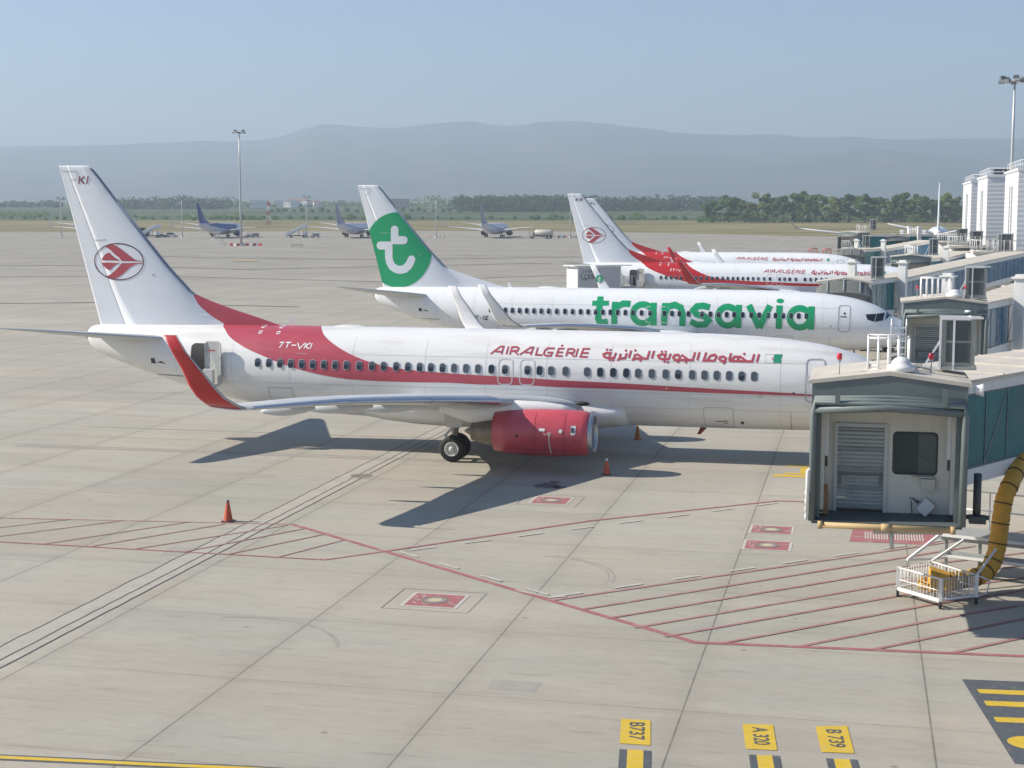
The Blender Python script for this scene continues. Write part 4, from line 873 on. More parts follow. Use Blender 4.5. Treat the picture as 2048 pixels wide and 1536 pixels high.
far_line("far_tyre_track", [(-300,300),(200,306),(500,285),(1100,318)], 2.6, TYREMARK, .06)
far_line("far_tyre_track", [(150,380),(420,352),(760,338),(1500,372)], 3.0, TYREMARK, .07)
far_line("far_tyre_track", [(-200,175),(200,180),(600,171)], .9, TYREMARK, .05)
far_line("yellow_apron_marking", [(470,330),(520,329)], 3, PAINT_YEL, .09)
far_line("service_road_edge", [(-300,560),(300,575),(900,590),(1500,560)], 2.0, PAINT_WHT, .06)
lines("white_apron_line", [[(-60,28),(-40,30.5),(-30,33)],[(-50,20),(-44,25),(-38,26)],[(-60,8.2),(-44,8.0),(-36,6.8)],[(-60,-2.3),(-42,1.6),(-33,6.2),(-29,8.6)]], .14, PAINT_WHT, .006)

TM2 = mat("thin_tyre_scuff", (.315,.29,.255), .85, noise=.25, nscale=2, dirt=((.39,.365,.315), .9, 3, (1,1,1)))
def arc(cx, cy, r, a0, a1, n=24): return [(cx+r*math.cos(a0+(a1-a0)*k/n), cy+r*math.sin(a0+(a1-a0)*k/n)) for k in range(n+1)]
lines("tyre_track", [arc(-12.5,-22.5,2.6,-.2,1.5), arc(-12.5,-22.5,2.75,-.1,1.4)], .06, TM2, .0030)
lines("tyre_track", [arc(-18,-31.5,3.0,.3,1.9)], .10, TM2, .0034)
lines("tyre_track", [[(-40,-3.0),(-22,-2.95),(-19.9,-2.95)],[(-40,-3.5),(-22,-3.4),(-19.9,-3.4)],[(-40,2.9),(-19.9,2.95)]], .26, TM2, .0038)
PATCH = mat("patched_concrete", (.335,.315,.275), .85, noise=.12, nscale=3, dirt=((.28,.26,.23), .4, 4, (1,1,1)))
area("concrete_patch", [[(-23.9,-21.2),(-23.1,-21.2),(-23.1,-22.4),(-23.8,-22.4)],[(-26.9,-8.2),(-25.6,-8.1),(-25.6,-8.9),(-26.9,-9.0)],[(-10.9,-32.2),(-9.8,-32.2),(-9.8,-32.9),(-10.9,-32.9)]], PATCH, .0025)
# ---------------------------------------------------------------- passenger boarding bridges
BR_WHITE = mat("bridge_white_paint", (.74,.74,.72), .42, noise=.06, nscale=1.5, dirt=((.42,.40,.36), .4, 1.6, (1.5,1.5,.3)))
BR_GREEN = mat("bridge_grey_green", (.15,.18,.178), .5, noise=.10, nscale=2.0)
BR_HOOD = mat("hood_fabric", (.17,.18,.165), .75, noise=.15, nscale=3)
BR_ROOF = mat("bridge_roof_sheet", (.60,.55,.47), .6, noise=.12, nscale=.9, dirt=((.36,.32,.27), .5, 1.4, (1,1,1)))
BR_FLOOR = mat("bridge_floor", (.09,.11,.115), .7, noise=.12, nscale=3)
BR_GLASS = mat("teal_glass", (.008,.155,.175), .25, spec=.18, noise=.25, nscale=.5)
BR_BLUE = mat("blue_glass", (.014,.125,.235), .25, spec=.18, noise=.25, nscale=.5)
SHUT = mat("shutter_slats", (.55,.58,.56), .36, noise=.07, nscale=2.5)
SHUTGAP = mat("shutter_shade", (.14,.16,.165), .5)
AC_CASE = mat("cooler_casing", (.36,.36,.32), .55, noise=.07, nscale=3)
AC_GRILL = mat("cooler_grille", (.10,.115,.11), .6, noise=.2, nscale=14, streak=(1,1,6))
RAIL = mat("white_rail_paint", (.78,.78,.77), .4)
BUMP_Y = mat("ochre_bumper", (.50,.36,.18), .6, noise=.12, nscale=5)
BEACON = mat("red_beacon_lens", (.62,.02,.05), .25, coat=.5)
DARKSTEEL = mat("dark_steel", (.06,.07,.075), .55, noise=.15, nscale=4)

def cage(parent, x0, x1, y0, y1, z0, h, n=4, name="guard_rail", r=.028):
    m_ = MB()
    for z in (z0+.08, z0+h): m_.tube([(x0,y0,z),(x1,y0,z),(x1,y1,z),(x0,y1,z)], r, 6, closed=True)
    for i in range(n+1):
        t = i/n
        for y in (y0, y1): m_.tube([(x0+(x1-x0)*t,y,z0),(x0+(x1-x0)*t,y,z0+h)], r, 6)
    for t in (.5,):
        for x in (x0, x1): m_.tube([(x,y0+(y1-y0)*t,z0),(x,y0+(y1-y0)*t,z0+h)], r, 6)
    return m_.build(name, RAIL, parent)
def cooler(loc, label, w=.72, d=.72, h=1.16, rz=0.0, group="air coolers standing on the bridges"):
    t = empty("air_cooler", loc, rz); tag(t, label, "air conditioner", group)
    m_ = MB(); m_.box((0,0,.08+h/2), (w,d,h)); m_.box((0,0,.04), (w+.1,d+.1,.08)); c_ = m_.build("casing", AC_CASE, t)
    m_ = MB(); m_.box((-w/2-.006,0,.12+h/2), (.012,d*.8,h*.86)); m_.box((0,-d/2-.006,.1+h*.75), (w*.72,.012,h*.42)); m_.box((0,-d/2-.006,.1+h*.28), (w*.72,.012,h*.42)); m_.build("grille", AC_GRILL, c_)
    m_ = MB()
    for x in (-w/2-.03, -w/2+.30): m_.beam((x,-d/2-.03,0), (x,-d/2-.03,h+.12), .05)
    m_.beam((-w/2-.03,-d/2-.03,h+.12), (w/2+.18,-d/2-.03,h+.14), .055); m_.beam((-w/2-.03,d/2,h+.12), (w/2+.18,d/2,h+.12), .05); m_.beam((w/2-.1,-d/2,h+.13), (w/2-.1,d/2,h+.13), .05)
    m_.beam((-w/2-.45,-d/2,0), (-w/2-.03,-d/2-.02,h*.62), .05); m_.beam((-w/2-.5,-d/2,.02), (w/2,-d/2,.02), .06); m_.build("stand_frame", RAIL, t)
    return t
def beacon(parent, x, y, z, h=.32):
    m_ = MB(); m_.tube([(x,y,z),(x,y,z+h)], .016, 8); m_.lathe([(h-.06,.02),(h,.055),(h+.02,.05)], (x,y,z), 'z', 12); b_ = m_.build("beacon_stem", GREYFRAME, parent)
    m_ = MB(); m_.lathe([(h+.02,.062),(h+.06,.068),(h+.13,.066),(h+.17,.058),(h+.175,.01)], (x,y,z), 'z', 16); m_.build("beacon_lens", BEACON, b_)
def dome(parent, x, y, z, r=.36):
    m_ = MB(); m_.lathe([(0,r*.85),(.02,r),(.10,r*1.06),(.16,r*1.0),(.18,r*.74),(.26,r*.66),(.33,r*.48),(.37,r*.22),(.38,.02)], (x,y,z), 'z', 24); m_.build("roof_dome", BR_WHITE, parent)
def tunnel(parent, p0, d, length, z0, z1, w, h, glass, panes, name="tunnel"):
    """glazed corridor from p0 along d (2-D), floor height z0 to z1"""
    d = Vector(d).normalized(); n = Vector((-d.y, d.x))
    def P(t, o, up): return (p0[0]+d.x*t+n.x*o, p0[1]+d.y*t+n.y*o, z0+(z1-z0)*t/length+up)
    m_ = MB()
    m_.hexa([P(0,-w/2,0),P(length,-w/2,0),P(length,w/2,0),P(0,w/2,0),P(0,-w/2,.22),P(length,-w/2,.22),P(length,w/2,.22),P(0,w/2,.22)])
    for sd in (-1, 1):
        m_.hexa([P(0,sd*w/2-.07,-.12),P(length,sd*w/2-.07,-.12),P(length,sd*w/2+.07,-.12),P(0,sd*w/2+.07,-.12),P(0,sd*w/2-.07,.30),P(length,sd*w/2-.07,.30),P(length,sd*w/2+.07,.30),P(0,sd*w/2+.07,.30)])
        m_.hexa([P(0,sd*w/2-.05,h-.28),P(length,sd*w/2-.05,h-.28),P(length,sd*w/2+.05,h-.28),P(0,sd*w/2+.05,h-.28),P(0,sd*w/2-.05,h),P(length,sd*w/2-.05,h),P(length,sd*w/2+.05,h),P(0,sd*w/2+.05,h)])
        for t in (0.06, length-.06):
            m_.hexa([P(t-.06,sd*w/2-.05,.3),P(t+.06,sd*w/2-.05,.3),P(t+.06,sd*w/2+.05,.3),P(t-.06,sd*w/2+.05,.3),P(t-.06,sd*w/2-.05,h-.28),P(t+.06,sd*w/2-.05,h-.28),P(t+.06,sd*w/2+.05,h-.28),P(t-.06,sd*w/2+.05,h-.28)])
    for t in (0.03, length-.03):   # end walls
        m_.hexa([P(t-.03,-w/2,.22),P(t+.03,-w/2,.22),P(t+.03,w/2,.22),P(t-.03,w/2,.22),P(t-.03,-w/2,h-.02),P(t+.03,-w/2,h-.02),P(t+.03,w/2,h-.02),P(t-.03,w/2,h-.02)])
    body = m_.build(name, BR_WHITE, parent)
    r_ = MB(); r_.hexa([P(-.05,-w/2-.12,h),P(length+.05,-w/2-.12,h),P(length+.05,w/2+.12,h),P(-.05,w/2+.12,h),P(-.05,-w/2-.12,h+.10),P(length+.05,-w/2-.12,h+.10),P(length+.05,w/2+.12,h+.10),P(-.05,w/2+.12,h+.10)])
    k = 1.2
    while k < length: r_.hexa([P(k-.04,-w/2-.1,h+.1),P(k+.04,-w/2-.1,h+.1),P(k+.04,w/2+.1,h+.1),P(k-.04,w/2+.1,h+.1),P(k-.04,-w/2-.1,h+.13),P(k+.04,-w/2-.1,h+.13),P(k+.04,w/2+.1,h+.13),P(k-.04,w/2+.1,h+.13)]); k += 2.4
    r_.build("roof", BR_ROOF, body)
    for sd in (-1, 1):
        fr = MB(); g = MB(); o = sd*(w/2+.014)
        for u_ in (.33, h-.31): fr.beam(P(.1,o,u_), P(length-.1,o,u_), .03)
        for i in range(panes):
            a, b_ = .12+(length-.24)*i/panes, .12+(length-.24)*(i+1)/panes; o = sd*(w/2)
            g.hexa([P(a,o-.01,.3),P(b_,o-.01,.3),P(b_,o+.01,.3),P(a,o+.01,.3),P(a,o-.01,h-.28),P(b_,o-.01,h-.28),P(b_,o+.01,h-.28),P(a,o+.01,h-.28)])
            if i: fr.hexa([P(a-.018,o-.03,.3),P(a+.018,o-.03,.3),P(a+.018,o+.03,.3),P(a-.018,o+.03,.3),P(a-.018,o-.03,h-.28),P(a+.018,o-.03,h-.28),P(a+.018,o+.03,h-.28),P(a-.018,o+.03,h-.28)])
        for i in range(0, panes, 2):
            a, b_ = .12+(length-.24)*i/panes, .12+(length-.24)*(i+1)/panes; o = sd*(w/2+.016)
            fr.beam(P(a,o,.35), P(b_,o,h-.33), .012, .05)
        g.build("glazing", glass, body); fr.build("mullion", BR_GREEN, body)
    return P
def jet_bridge(label, x, y, zf, tdir, L1, L2, style="open", w=3.9, glass=(BR_GLASS, BR_BLUE), col=True, full=True, tz=.45, tx=0.0, L2rise=.5, rz=0.0):
    root = empty("boarding_bridge", (x, y, 0), rz); tag(root, label, "jet bridge", "boarding bridges along the pier")
    hw = w/2; zt = zf+3.05; za = zf+3.72
    if style == "open":
        dp = 3.0
        m_ = MB()                                                    # roof: shallow gable
        for sx in (-1, 1):
            m_.hexa([(0,-.25,za-.10),(sx*(hw+.08),-.25,zt+.32),(sx*(hw+.08),dp,zt+.32),(0,dp,za-.10),(0,-.25,za),(sx*(hw+.08),-.25,zt+.42),(sx*(hw+.08),dp,zt+.42),(0,dp,za)])
        rf = m_.build("cab_roof", BR_ROOF, root)
        m_ = MB()
        for sx in (-1, 1):
            m_.hexa([(0,-.22,za-.62),(sx*hw,-.22,zt-.16),(sx*hw,-.08,zt-.16),(0,-.08,za-.62),(0,-.22,za-.102),(sx*hw,-.22,zt+.318),(sx*hw,-.08,zt+.318),(0,-.08,za-.102)])
            m_.hexa([(sx*(hw-.0),-.075,zt-.4),(sx*(hw-.12),-.075,zt-.4),(sx*(hw-.12),dp,zt-.4),(sx*hw,dp,zt-.4),(sx*hw,-.075,zt+.317),(sx*(hw-.12),-.075,zt+.317),(sx*(hw-.12),dp,zt+.317),(sx*hw,dp,zt+.317)])
        m_.build("roof_fascia", BR_GREEN, root)
        m_ = MB()                                                    # folded hood: three nested hoops
        for k in range(3):
            o = .06+.045*k; yy = -.26-.10*k; zz = -.28-.075*k
            m_.tube([(-hw+.06,yy,zf-.02),(-hw+.06,yy,zt-.42),(-hw+.09,yy,zt+.10+zz*.5),(0,yy,za-.36+zz),(hw-.09,yy,zt+.10+zz*.5),(hw-.06,yy,zt-.42),(hw-.06,yy,zf-.02)], [.085,.085,.075,.06,.075,.085,.085], 8)
        m_.tube([(-hw+.08,-.44,zt-.30),(0,-.46,zt-.20),(hw-.08,-.44,zt-.30)], .10, 10)
        for sx in (-1, 1): m_.box((sx*(hw-.14),.12,(zf+zt)/2-.1), (.20,.6,zt-zf-.2))
        m_.build("folded_hood", BR_GREEN, root)
        m_ = MB()
        for sx in (-.66, .70): m_ = MB(); m_.box((sx*hw,-.52,zt+.08), (.12,.04,.42)); m_.build("hood_strap", BR_GREEN, root)
        m_ = MB(); m_.box((0,1.05,zf-.06), (w-.1,2.7,.12)); m_.build("cab_floor", BR_FLOOR, root)
        m_ = MB()
        bw = hw-.30
        # back wall with openings for shutter and window
        sx0, sx1, sz1 = -bw+.30, -.02, zf+2.18; wx0, wx1, wz0, wz1 = .17, 1.22, zf+1.02, zf+2.06
        for a, b_, c_, d_ in ((-bw,sx0,zf,zt-.02),(sx0,sx1,sz1,zt-.02),(sx1,wx0,zf,zt-.02),(wx0,wx1,zf,wz0),(wx0,wx1,wz1,zt-.02),(wx1,bw,zf,zt-.02)):
            m_.box(((a+b_)/2,.95,(c_+d_)/2), (b_-a,.08,d_-c_))
        m_.box((-.06,.90,zf+2.45), (.02,.02,1.0))
        for sx in (-1, 1):
            m_.box((sx*(bw+.02),.55,(zf+zt)/2), (.10,.86,zt-zf-.3)); m_.box((sx*(hw-.06),1.75,(zf+zt)/2), (.08,2.4,zt-zf))
        m_.box((0,dp-.05,(zf+zt)/2), (w-.1,.08,zt-zf)); m_.build("cab_wall", mat("cream_cab_wall", (.70,.67,.58), .5, noise=.06, nscale=2, dirt=((.42,.39,.33), .4, 2, (1.5,1.5,.4))), root)
        for sx in (-1, 1):
            m_ = MB(); m_.box((sx*(hw-.018),(.5+dp)/2,(zf+.75+zt-.42)/2), (.012,dp-.5,zt-zf-1.17)); m_.build("side_glazing", glass[0], root)
            m_ = MB(); m_.beam((sx*(hw-.012),.5,zf+.75),(sx*(hw-.012),dp,zf+.75), .05); m_.beam((sx*(hw-.012),(.5+dp)/2,zf+.72),(sx*(hw-.012),(.5+dp)/2,zt-.42), .04); m_.build("side_mullion", BR_GREEN, root)
        m_ = MB(); nsl = 21; hh = (sz1-zf-.04)/nsl
        for k in range(nsl):
            zz = zf+.04+hh*k
            m_.add([(sx0+.03,.95,zz),(sx1-.03,.95,zz),(sx1-.03,.885,zz+hh*.62),(sx0+.03,.885,zz+hh*.62),(sx0+.03,.95,zz+hh*.92),(sx1-.03,.95,zz+hh*.92)], [(0,1,2,3),(3,2,5,4)], 0 if (k*7) % 5 else 1)
        sh = m_.build("rolling_shutter", [SHUT, mat("shutter_slats_worn", (.42,.45,.45), .4, noise=.2, nscale=3)], root)
        m_ = MB()
        for xx in (sx0, sx1): m_.box((xx,.90,(zf+sz1)/2), (.09,.10,sz1-zf))
        m_.box(((sx0+sx1)/2,.90,sz1+.04), (sx1-sx0+.09,.10,.09)); m_.build("shutter_frame", mat("shutter_frame", (.55,.56,.53), .5), sh)
        m_ = MB(); m_.box(((sx0+sx1)/2,.885,zf+.98), (sx1-sx0-.1,.03,.05))
        for xx in (sx0+.12, sx1-.12): m_.box((xx,.88,zf+.86), (.05,.04,.34))
        m_.build("shutter_bar", BR_GREEN, sh)
        m_ = MB(); m_.box(((sx0+sx1)/2+.10,.975,zf+1.05), (.9,.02,1.7)); m_.build("shutter_shade_panel", SHUTGAP, sh)
        m_ = MB(); P_ = rrect((wx0+wx1)/2, (wz0+wz1)/2, wx1-wx0+.06, wz1-wz0+.06, .12); Q_ = rrect((wx0+wx1)/2, (wz0+wz1)/2, wx1-wx0-.03, wz1-wz0-.03, .10); n_ = len(P_)
        m_.add([(p[0],.90,p[1]) for p in P_]+[(p[0],.88,p[1]) for p in Q_]+[(p[0],.95,p[1]) for p in P_], [(i,(i+1) % n_,n_+(i+1) % n_,n_+i) for i in range(n_)]+[(i,2*n_+i,2*n_+(i+1) % n_,(i+1) % n_) for i in range(n_)]); wf = m_.build("cab_window_frame", DARKSTEEL, root)
        m_ = MB(); m_.add([(p[0],.915,p[1]) for p in Q_], [list(range(n_))]); m_.build("cab_window_pane", mat("cab_glass", (.02,.05,.055), .05, spec=.8, alpha=.5), wf)
        m_ = MB(); m_.box(((wx0+wx1)/2-.22,1.03,(wz0+wz1)/2), (.62,.02,wz1-wz0+.1)); m_.build("booth_back", mat("booth_shade", (.03,.08,.085), .6), wf)
        m_ = MB(); m_.box((wx1-.22,1.02,(wz0+wz1)/2), (.44,.02,wz1-wz0+.1)); m_.box((wx1-.12,1.0,wz0+.42), (.10,.03,.34)); m_.tube([(wx1-.4,.99,wz0+.4),(wx1-.16,.99,wz0+.34)], .02, 6); m_.build("booth_panel", mat("booth_grey", (.30,.34,.33), .6), wf)
        if full:
            m_ = MB(); m_.box((1.02,.86,zf+.76), (.34,.16,.30)); m_.box((.92,.84,zf+.955), (.55,.12,.03)); m_.build("control_box", BEIGE, root)
            m_ = MB(); m_.box((.98,.72,zf+.22), (.30,.22,.36), mat=Matrix.Rotation(.72, 4, 'Y')); m_.build("light_fitting", mat("fitting_white", (.70,.70,.69), .4), root)
            m_ = MB(); m_.tube([(.86,.8,zf+.32),(.70,.7,zf+.40),(.60,.68,zf+.46),(.63,.7,zf+.30),(.66,.75,zf+.02)], .014, 6); m_.tube([(.8,.74,zf+.30),(.66,.66,zf+.44)], .025, 6); m_.build("loose_cable", DARKSTEEL, root)
            for sx in (-1, 1):
                m_ = MB(); m_.box((sx*(bw-.07),.50,zf+2.1), (.11,.10,1.25)); m_.tube([(sx*(bw-.07),.50,zf+1.5),(sx*(bw-.07),.50,zf+1.2)], .03, 8, 1); m_.box((sx*(bw-.07),.46,zf+2.77), (.18,.14,.14)); m_.build("hood_actuator", [BR_WHITE, DARKSTEEL], root)
            m_ = MB(); m_.box((-bw+.08,.30,zf+.30), (.14,.22,.55)); m_.box((-bw+.08,.28,zf+.66), (.10,.16,.2)); m_.build("rusty_motor", mat("rusted_casing", (.33,.17,.07), .7, noise=.25, nscale=6), root)
            m_ = MB(); m_.tube([(-hw+.02,-.62,zf+1.3),(-hw-.05,-.62,zf+1.25),(-hw-.05,-.62,zf+.2)], .05, 6); m_.tube([(-hw-.07,-.5,zf-.02+.1*k) for k in range(0,9)], [.05 if k % 2 else .02 for k in range(9)], 8); m_.build("side_buffer", RAIL, root)
        m_ = MB(); m_.tube([(-hw+.25,-.66,zf-.08),(hw-.25,-.66,zf-.08)], .075, 10); m_.tube([(-hw+.22,-.66,zf-.08),(-hw+.34,-.66,zf-.08)], .10, 10); m_.tube([(hw-.34,-.66,zf-.08),(hw-.22,-.66,zf-.08)], .10, 10); m_.tube([(-.12,-.66,zf-.08),(.12,-.66,zf-.08)], .095, 10)
        m_.build("front_bumper", BUMP_Y, root)
        m_ = MB(); m_.hexa([(-hw+.15,-.58,zf-.04),(hw-.15,-.58,zf-.04),(hw-.15,.0,zf-.02),(-hw+.15,.0,zf-.02),(-hw+.15,-.58,zf+.0),(hw-.15,-.58,zf+.0),(hw-.15,.0,zf+.015),(-hw+.15,.0,zf+.015)]); m_.build("apron_plate", BR_FLOOR, root)
        m_ = MB(); m_.hexa([(-.3,-.4,zf-.3),(hw-.5,-.4,zf-.25),(hw-.5,2.4,zf-.5),(-.3,2.4,zf-.5),(-.3,-.4,zf-.14),(hw-.5,-.4,zf-.14),(hw-.5,2.4,zf-.13),(-.3,2.4,zf-.13)]); m_.box((0,1.3,zf-.28), (w-.8,.3,.3)); m_.tube([(.12,-.6,zf-.2),(.16,-.6,zf-.62)], .05, 8); m_.build("under_frame", BEIGE, root)
    else:
        dp = 2.6
        m_ = MB(); m_.box((0,dp/2,zf+1.45), (w-.5,dp,2.9)); m_.box((hw-.18,.3,zf+1.5), (.2,.6,2.9)); m_.build("cab_body", BR_WHITE, root)
        m_ = MB(); rows = []; nb = 19
        for k in range(nb):
            t = k/(nb-1); yy = .05-2.0*t; zg = 3.25-.05*t-.62*t*t; sc = (1.0 if k % 2 else .935)
            half = (hw+.02)*sc; tp = zf+zg*(.5+.5*sc); prof = []
            for a in np.linspace(0, PI, 15): prof.append((half*math.cos(a)*(1 if abs(math.cos(a)) < .95 else 1), yy, zf+1.6+(tp-zf-1.6)*math.sin(a)**.42))
            rows.append([(half,yy,zf-.1)]+prof+[(-half,yy,zf-.1)])
        m_.loft(rows, caps=False, cyc=False, smooth=False); hd = m_.build("accordion_hood", BR_HOOD, root)
        m_ = MB()
        for a in (-.6, 0, .6):
            pts = [(hw*math.sin(a)*1.0, .05-2.0*t, zf+1.62+(3.25-.05*t-.62*t*t-1.6)*abs(math.cos(a))**.42+.03) for t in np.linspace(0,1,9)]
            m_.tube(pts, .035, 6)
        m_.build("hood_rib", GREYFRAME, hd)
        m_ = MB()
        for sx in (-1, 1): m_.hexa([(0,.06,zf+3.3),(sx*hw,.06,zf+3.0),(sx*hw,dp,zf+3.0),(0,dp,zf+3.3),(0,.06,zf+3.42),(sx*hw,.06,zf+3.12),(sx*hw,dp,zf+3.12),(0,dp,zf+3.42)])
        m_.build("cab_roof", BR_ROOF, root); za = zf+3.4
    # corridors
    p0 = (tx, dp-.2); zz = zf+tz
    P1 = tunnel(root, p0, tdir, L1, zz, zz, 2.9, 2.62, glass[0], max(2, int(L1/1.3)), "tunnel")
    d = Vector(tdir).normalized(); p1 = (p0[0]+d.x*(L1-.3), p0[1]+d.y*(L1-.3))
    if L2 > 0: tunnel(root, p1, tdir, L2, zz+.12, zz+.12+L2rise, 2.45, 2.30, glass[1], max(3, int(L2/1.7)), "inner_tunnel")
    if col:
        n = Vector((-d.y, d.x)); c0 = (p0[0]+d.x*(L1*.78), p0[1]+d.y*(L1*.78))
        for sd in (-1, 1):
            cx, cy = c0[0]+n.x*sd*1.95, c0[1]+n.y*sd*1.95; a_ = math.atan2(d.y, d.x)
            m_ = MB(); m_.box((cx,cy,(1.1+zz+3.75)/2), (.56,.56,zz+3.75-1.1), a_); m_.box((cx,cy,zz+3.79), (.82,.82,.10), a_); m_.box((cx,cy,zz+3.90), (.5,.5,.14), a_); m_.box((cx,cy,1.5), (.7,.7,.9), a_); m_.build("lift_column", BR_WHITE, root)
        m_ = MB(); m_.box((c0[0],c0[1],1.0), (.7,4.6,.45), a_); m_.box((c0[0],c0[1],.75), (1.6,1.1,.3), a_); bg_ = m_.build("wheel_bogie", DARKSTEEL, root)
        for sd in (-1, 1):
            m_ = MB(); m_.lathe([(-.2,.25),(-.2,.5),(-.12,.58),(.12,.58),(.2,.5),(.2,.25)], (c0[0]+n.x*sd*1.0, c0[1]+n.y*sd*1.0, .58), 'y', 20); m_.build("tyre", TYRE, bg_)
    return root, P1, zz, za
def stair(parent, x, y, z, dx, dy, n=12, w=.9):
    """service stair: landing at (x,y,z) and steps down along (dx,dy)"""
    d = Vector((dx, dy)).normalized(); s = Vector((-d.y, d.x)); m_ = MB(); r_ = MB(); rise = z/n; run = .26
    a_ = math.atan2(d.y, d.x)
    m_.box((x,y,z-.05), (1.3,1.2,.06), a_)
    for i in range(n):
        c = Vector((x,y)) + d*(.65+run*(i+.5)); m_.box((c.x,c.y,z-.05-rise*(i+1)), (run,w,.035), a_)
    st = m_.build("service_stair", mat("stair_tread", (.40,.41,.41), .5, noise=.15, nscale=6), parent)
    for sd in (-1, 1):
        o = s*(sd*w/2); a = Vector((x,y))+d*.65+o; b_ = Vector((x,y))+d*(.65+run*n)+o
        r_.beam((a.x,a.y,z-.1), (b_.x,b_.y,.02), .05, .2)
        for hgt in (.5, 1.0): r_.tube([(x+o.x-d.x*.6,y+o.y-d.y*.6,z+hgt),(a.x,a.y,z+hgt),(b_.x,b_.y,hgt)], .022, 6)
        for k in range(6):
            t = k/5; r_.tube([(a.x+(b_.x-a.x)*t,a.y+(b_.y-a.y)*t,z-.1+(-z+.1)*t),(a.x+(b_.x-a.x)*t,a.y+(b_.y-a.y)*t,z+1.0-z*t)], .02, 6)
    r_.build("stair_rail", RAIL, st)
# ---------------------------------------------------------------- the parked airliners
AR_G = "red and white airliners nosed in to the pier"
A_REG = REG
a1 = airliner("airliner", dict(winglet_out=RED2, winglet_in=WHITE, cowl=RED_COWL, decals=True, seed=3))
algerie_livery(a1, REG, FINREG); open_door(a1)
tag(a1, "nearest airliner, white with a faded red swoosh, red winglet and red engine cowl", "airliner", AR_G)
a2 = airliner("airliner", dict(white=WHITE_CLEAN, winglet_out=WHITE_CLEAN, winglet_in=WHITE_CLEAN, winglet_logo=True, cowl=WHITE_CLEAN, seed=8, open_blinds=True))
green_livery(a2); a2.location = (0.74, 40.16, -.12); a2.rotation_euler = (0,0,-.012)
tag(a2, "white airliner with big green lettering and a green disc on its fin", "airliner")
KR = [[(-38.30,12.10),(-38.36,11.78)],[(-38.10,12.10),(-38.28,11.94),(-38.12,11.78)],[(-37.90,12.10),(-37.96,11.78)],[(-37.9,12.09),(-37.68,12.09),(-37.66,12.0),(-37.72,11.94),(-37.92,11.93)],[(-37.82,11.93),(-37.66,11.78)]]
KL = [[(-38.30,12.10),(-38.36,11.78)],[(-38.10,12.10),(-38.28,11.94),(-38.12,11.78)],[(-37.90,12.10),(-37.96,11.79),(-37.68,11.79)]]
REG3 = REG[:5]
a3 = airliner("airliner", dict(white=WHITE_CLEAN, winglet_out=RED2, winglet_in=WHITE_CLEAN, cowl=RED2, seed=12))
algerie_livery(a3, REG3, KR, True); open_door(a3); a3.location = (5.6, 95.5, 0)
tag(a3, "white airliner with a bright red swoosh, letters KR on its fin, lorry at its tail", "airliner", AR_G)
a4 = airliner("airliner", dict(white=WHITE_CLEAN, winglet_out=RED2, winglet_in=WHITE_CLEAN, cowl=RED2, seed=15))
algerie_livery(a4, REG3, KL, True); a4.location = (-.9, 141.5, 0)
tag(a4, "white airliner with a red swoosh, letters KL on the fin half hidden behind fin KR", "airliner", AR_G)
# far airliners on the remote stands, seen from behind
FARW = mat("far_white_paint", (.70,.70,.72), .35, noise=.05, nscale=1)
FARB = mat("blue_fin_paint", (.012,.06,.26), .35, noise=.08, nscale=1)
FARG = mat("grey_violet_paint", (.32,.31,.42), .4, noise=.08, nscale=1)
TURQ = mat("turquoise_paint", (.02,.30,.36), .4)
def far_airliner(u, s, label, fin, fus_m, rz, stripe=None, cowl=None):
    a = airliner("airliner", dict(white=FARW, wing=FARW, fin=fin, fus=fus_m, winglet_out=FARW, winglet_in=FARW, winglet_edge=FARW, cowl=cowl or FARW), full=False)
    if stripe:
        d = MB(); xs = np.linspace(-33, -9, 60)
        for sg in (-1, 1):
            rows = []
            for x in xs:
                t = (x+33)/24; z0 = 4.9-2.6*t**.6; z1 = min(5.36-1.2*max(0, t-.35), FT(x)-.02) if stripe is FARB else min(z0+.55, FT(x)-.02)
                z0 = max(z0, FB(x)+.4); rows.append([(p[0], p[1]*(-sg), p[2]) for p in [fus(x, fus_th(x, z0)+(fus_th(x, max(z1, z0+.05))-fus_th(x, z0))*j/5, .02) for j in range(6)]])
            d.loft(rows, caps=False, cyc=False)
        d.build('body_swoosh', stripe, a)
    p = at(s, px(u)); a.rotation_euler = (0, 0, rz)
    off = Matrix.Rotation(rz, 3, 'Z') @ Vector((-38.6, 0, 0)); a.location = p - off
    a.location.z = land(a.location.x + (Matrix.Rotation(rz,3,'Z') @ Vector((-18,0,0))).x, a.location.y + (Matrix.Rotation(rz,3,'Z') @ Vector((-18,0,0))).y)
    tag(a, label, "airliner", "airliners on the far side of the apron"); return a
RZF = R(89)
far_airliner(403, 545, "far airliner with a dark blue fin, right of the red emblem fin", FARB, FARW, RZF, FARB, FARB)
far_airliner(156, 545, "far airliner almost hidden behind the red emblem fin, one wing showing", FARW, FARW, RZF)
far_airliner(676, 545, "far pale airliner half hidden by the fin with the green disc", FARG, FARW, RZF, FARG, DARKSTEEL)
far_airliner(962, 545, "far pale airliner seen from behind between green disc and KR fin", FARG, FARW, RZF, FARG, DARKSTEEL)

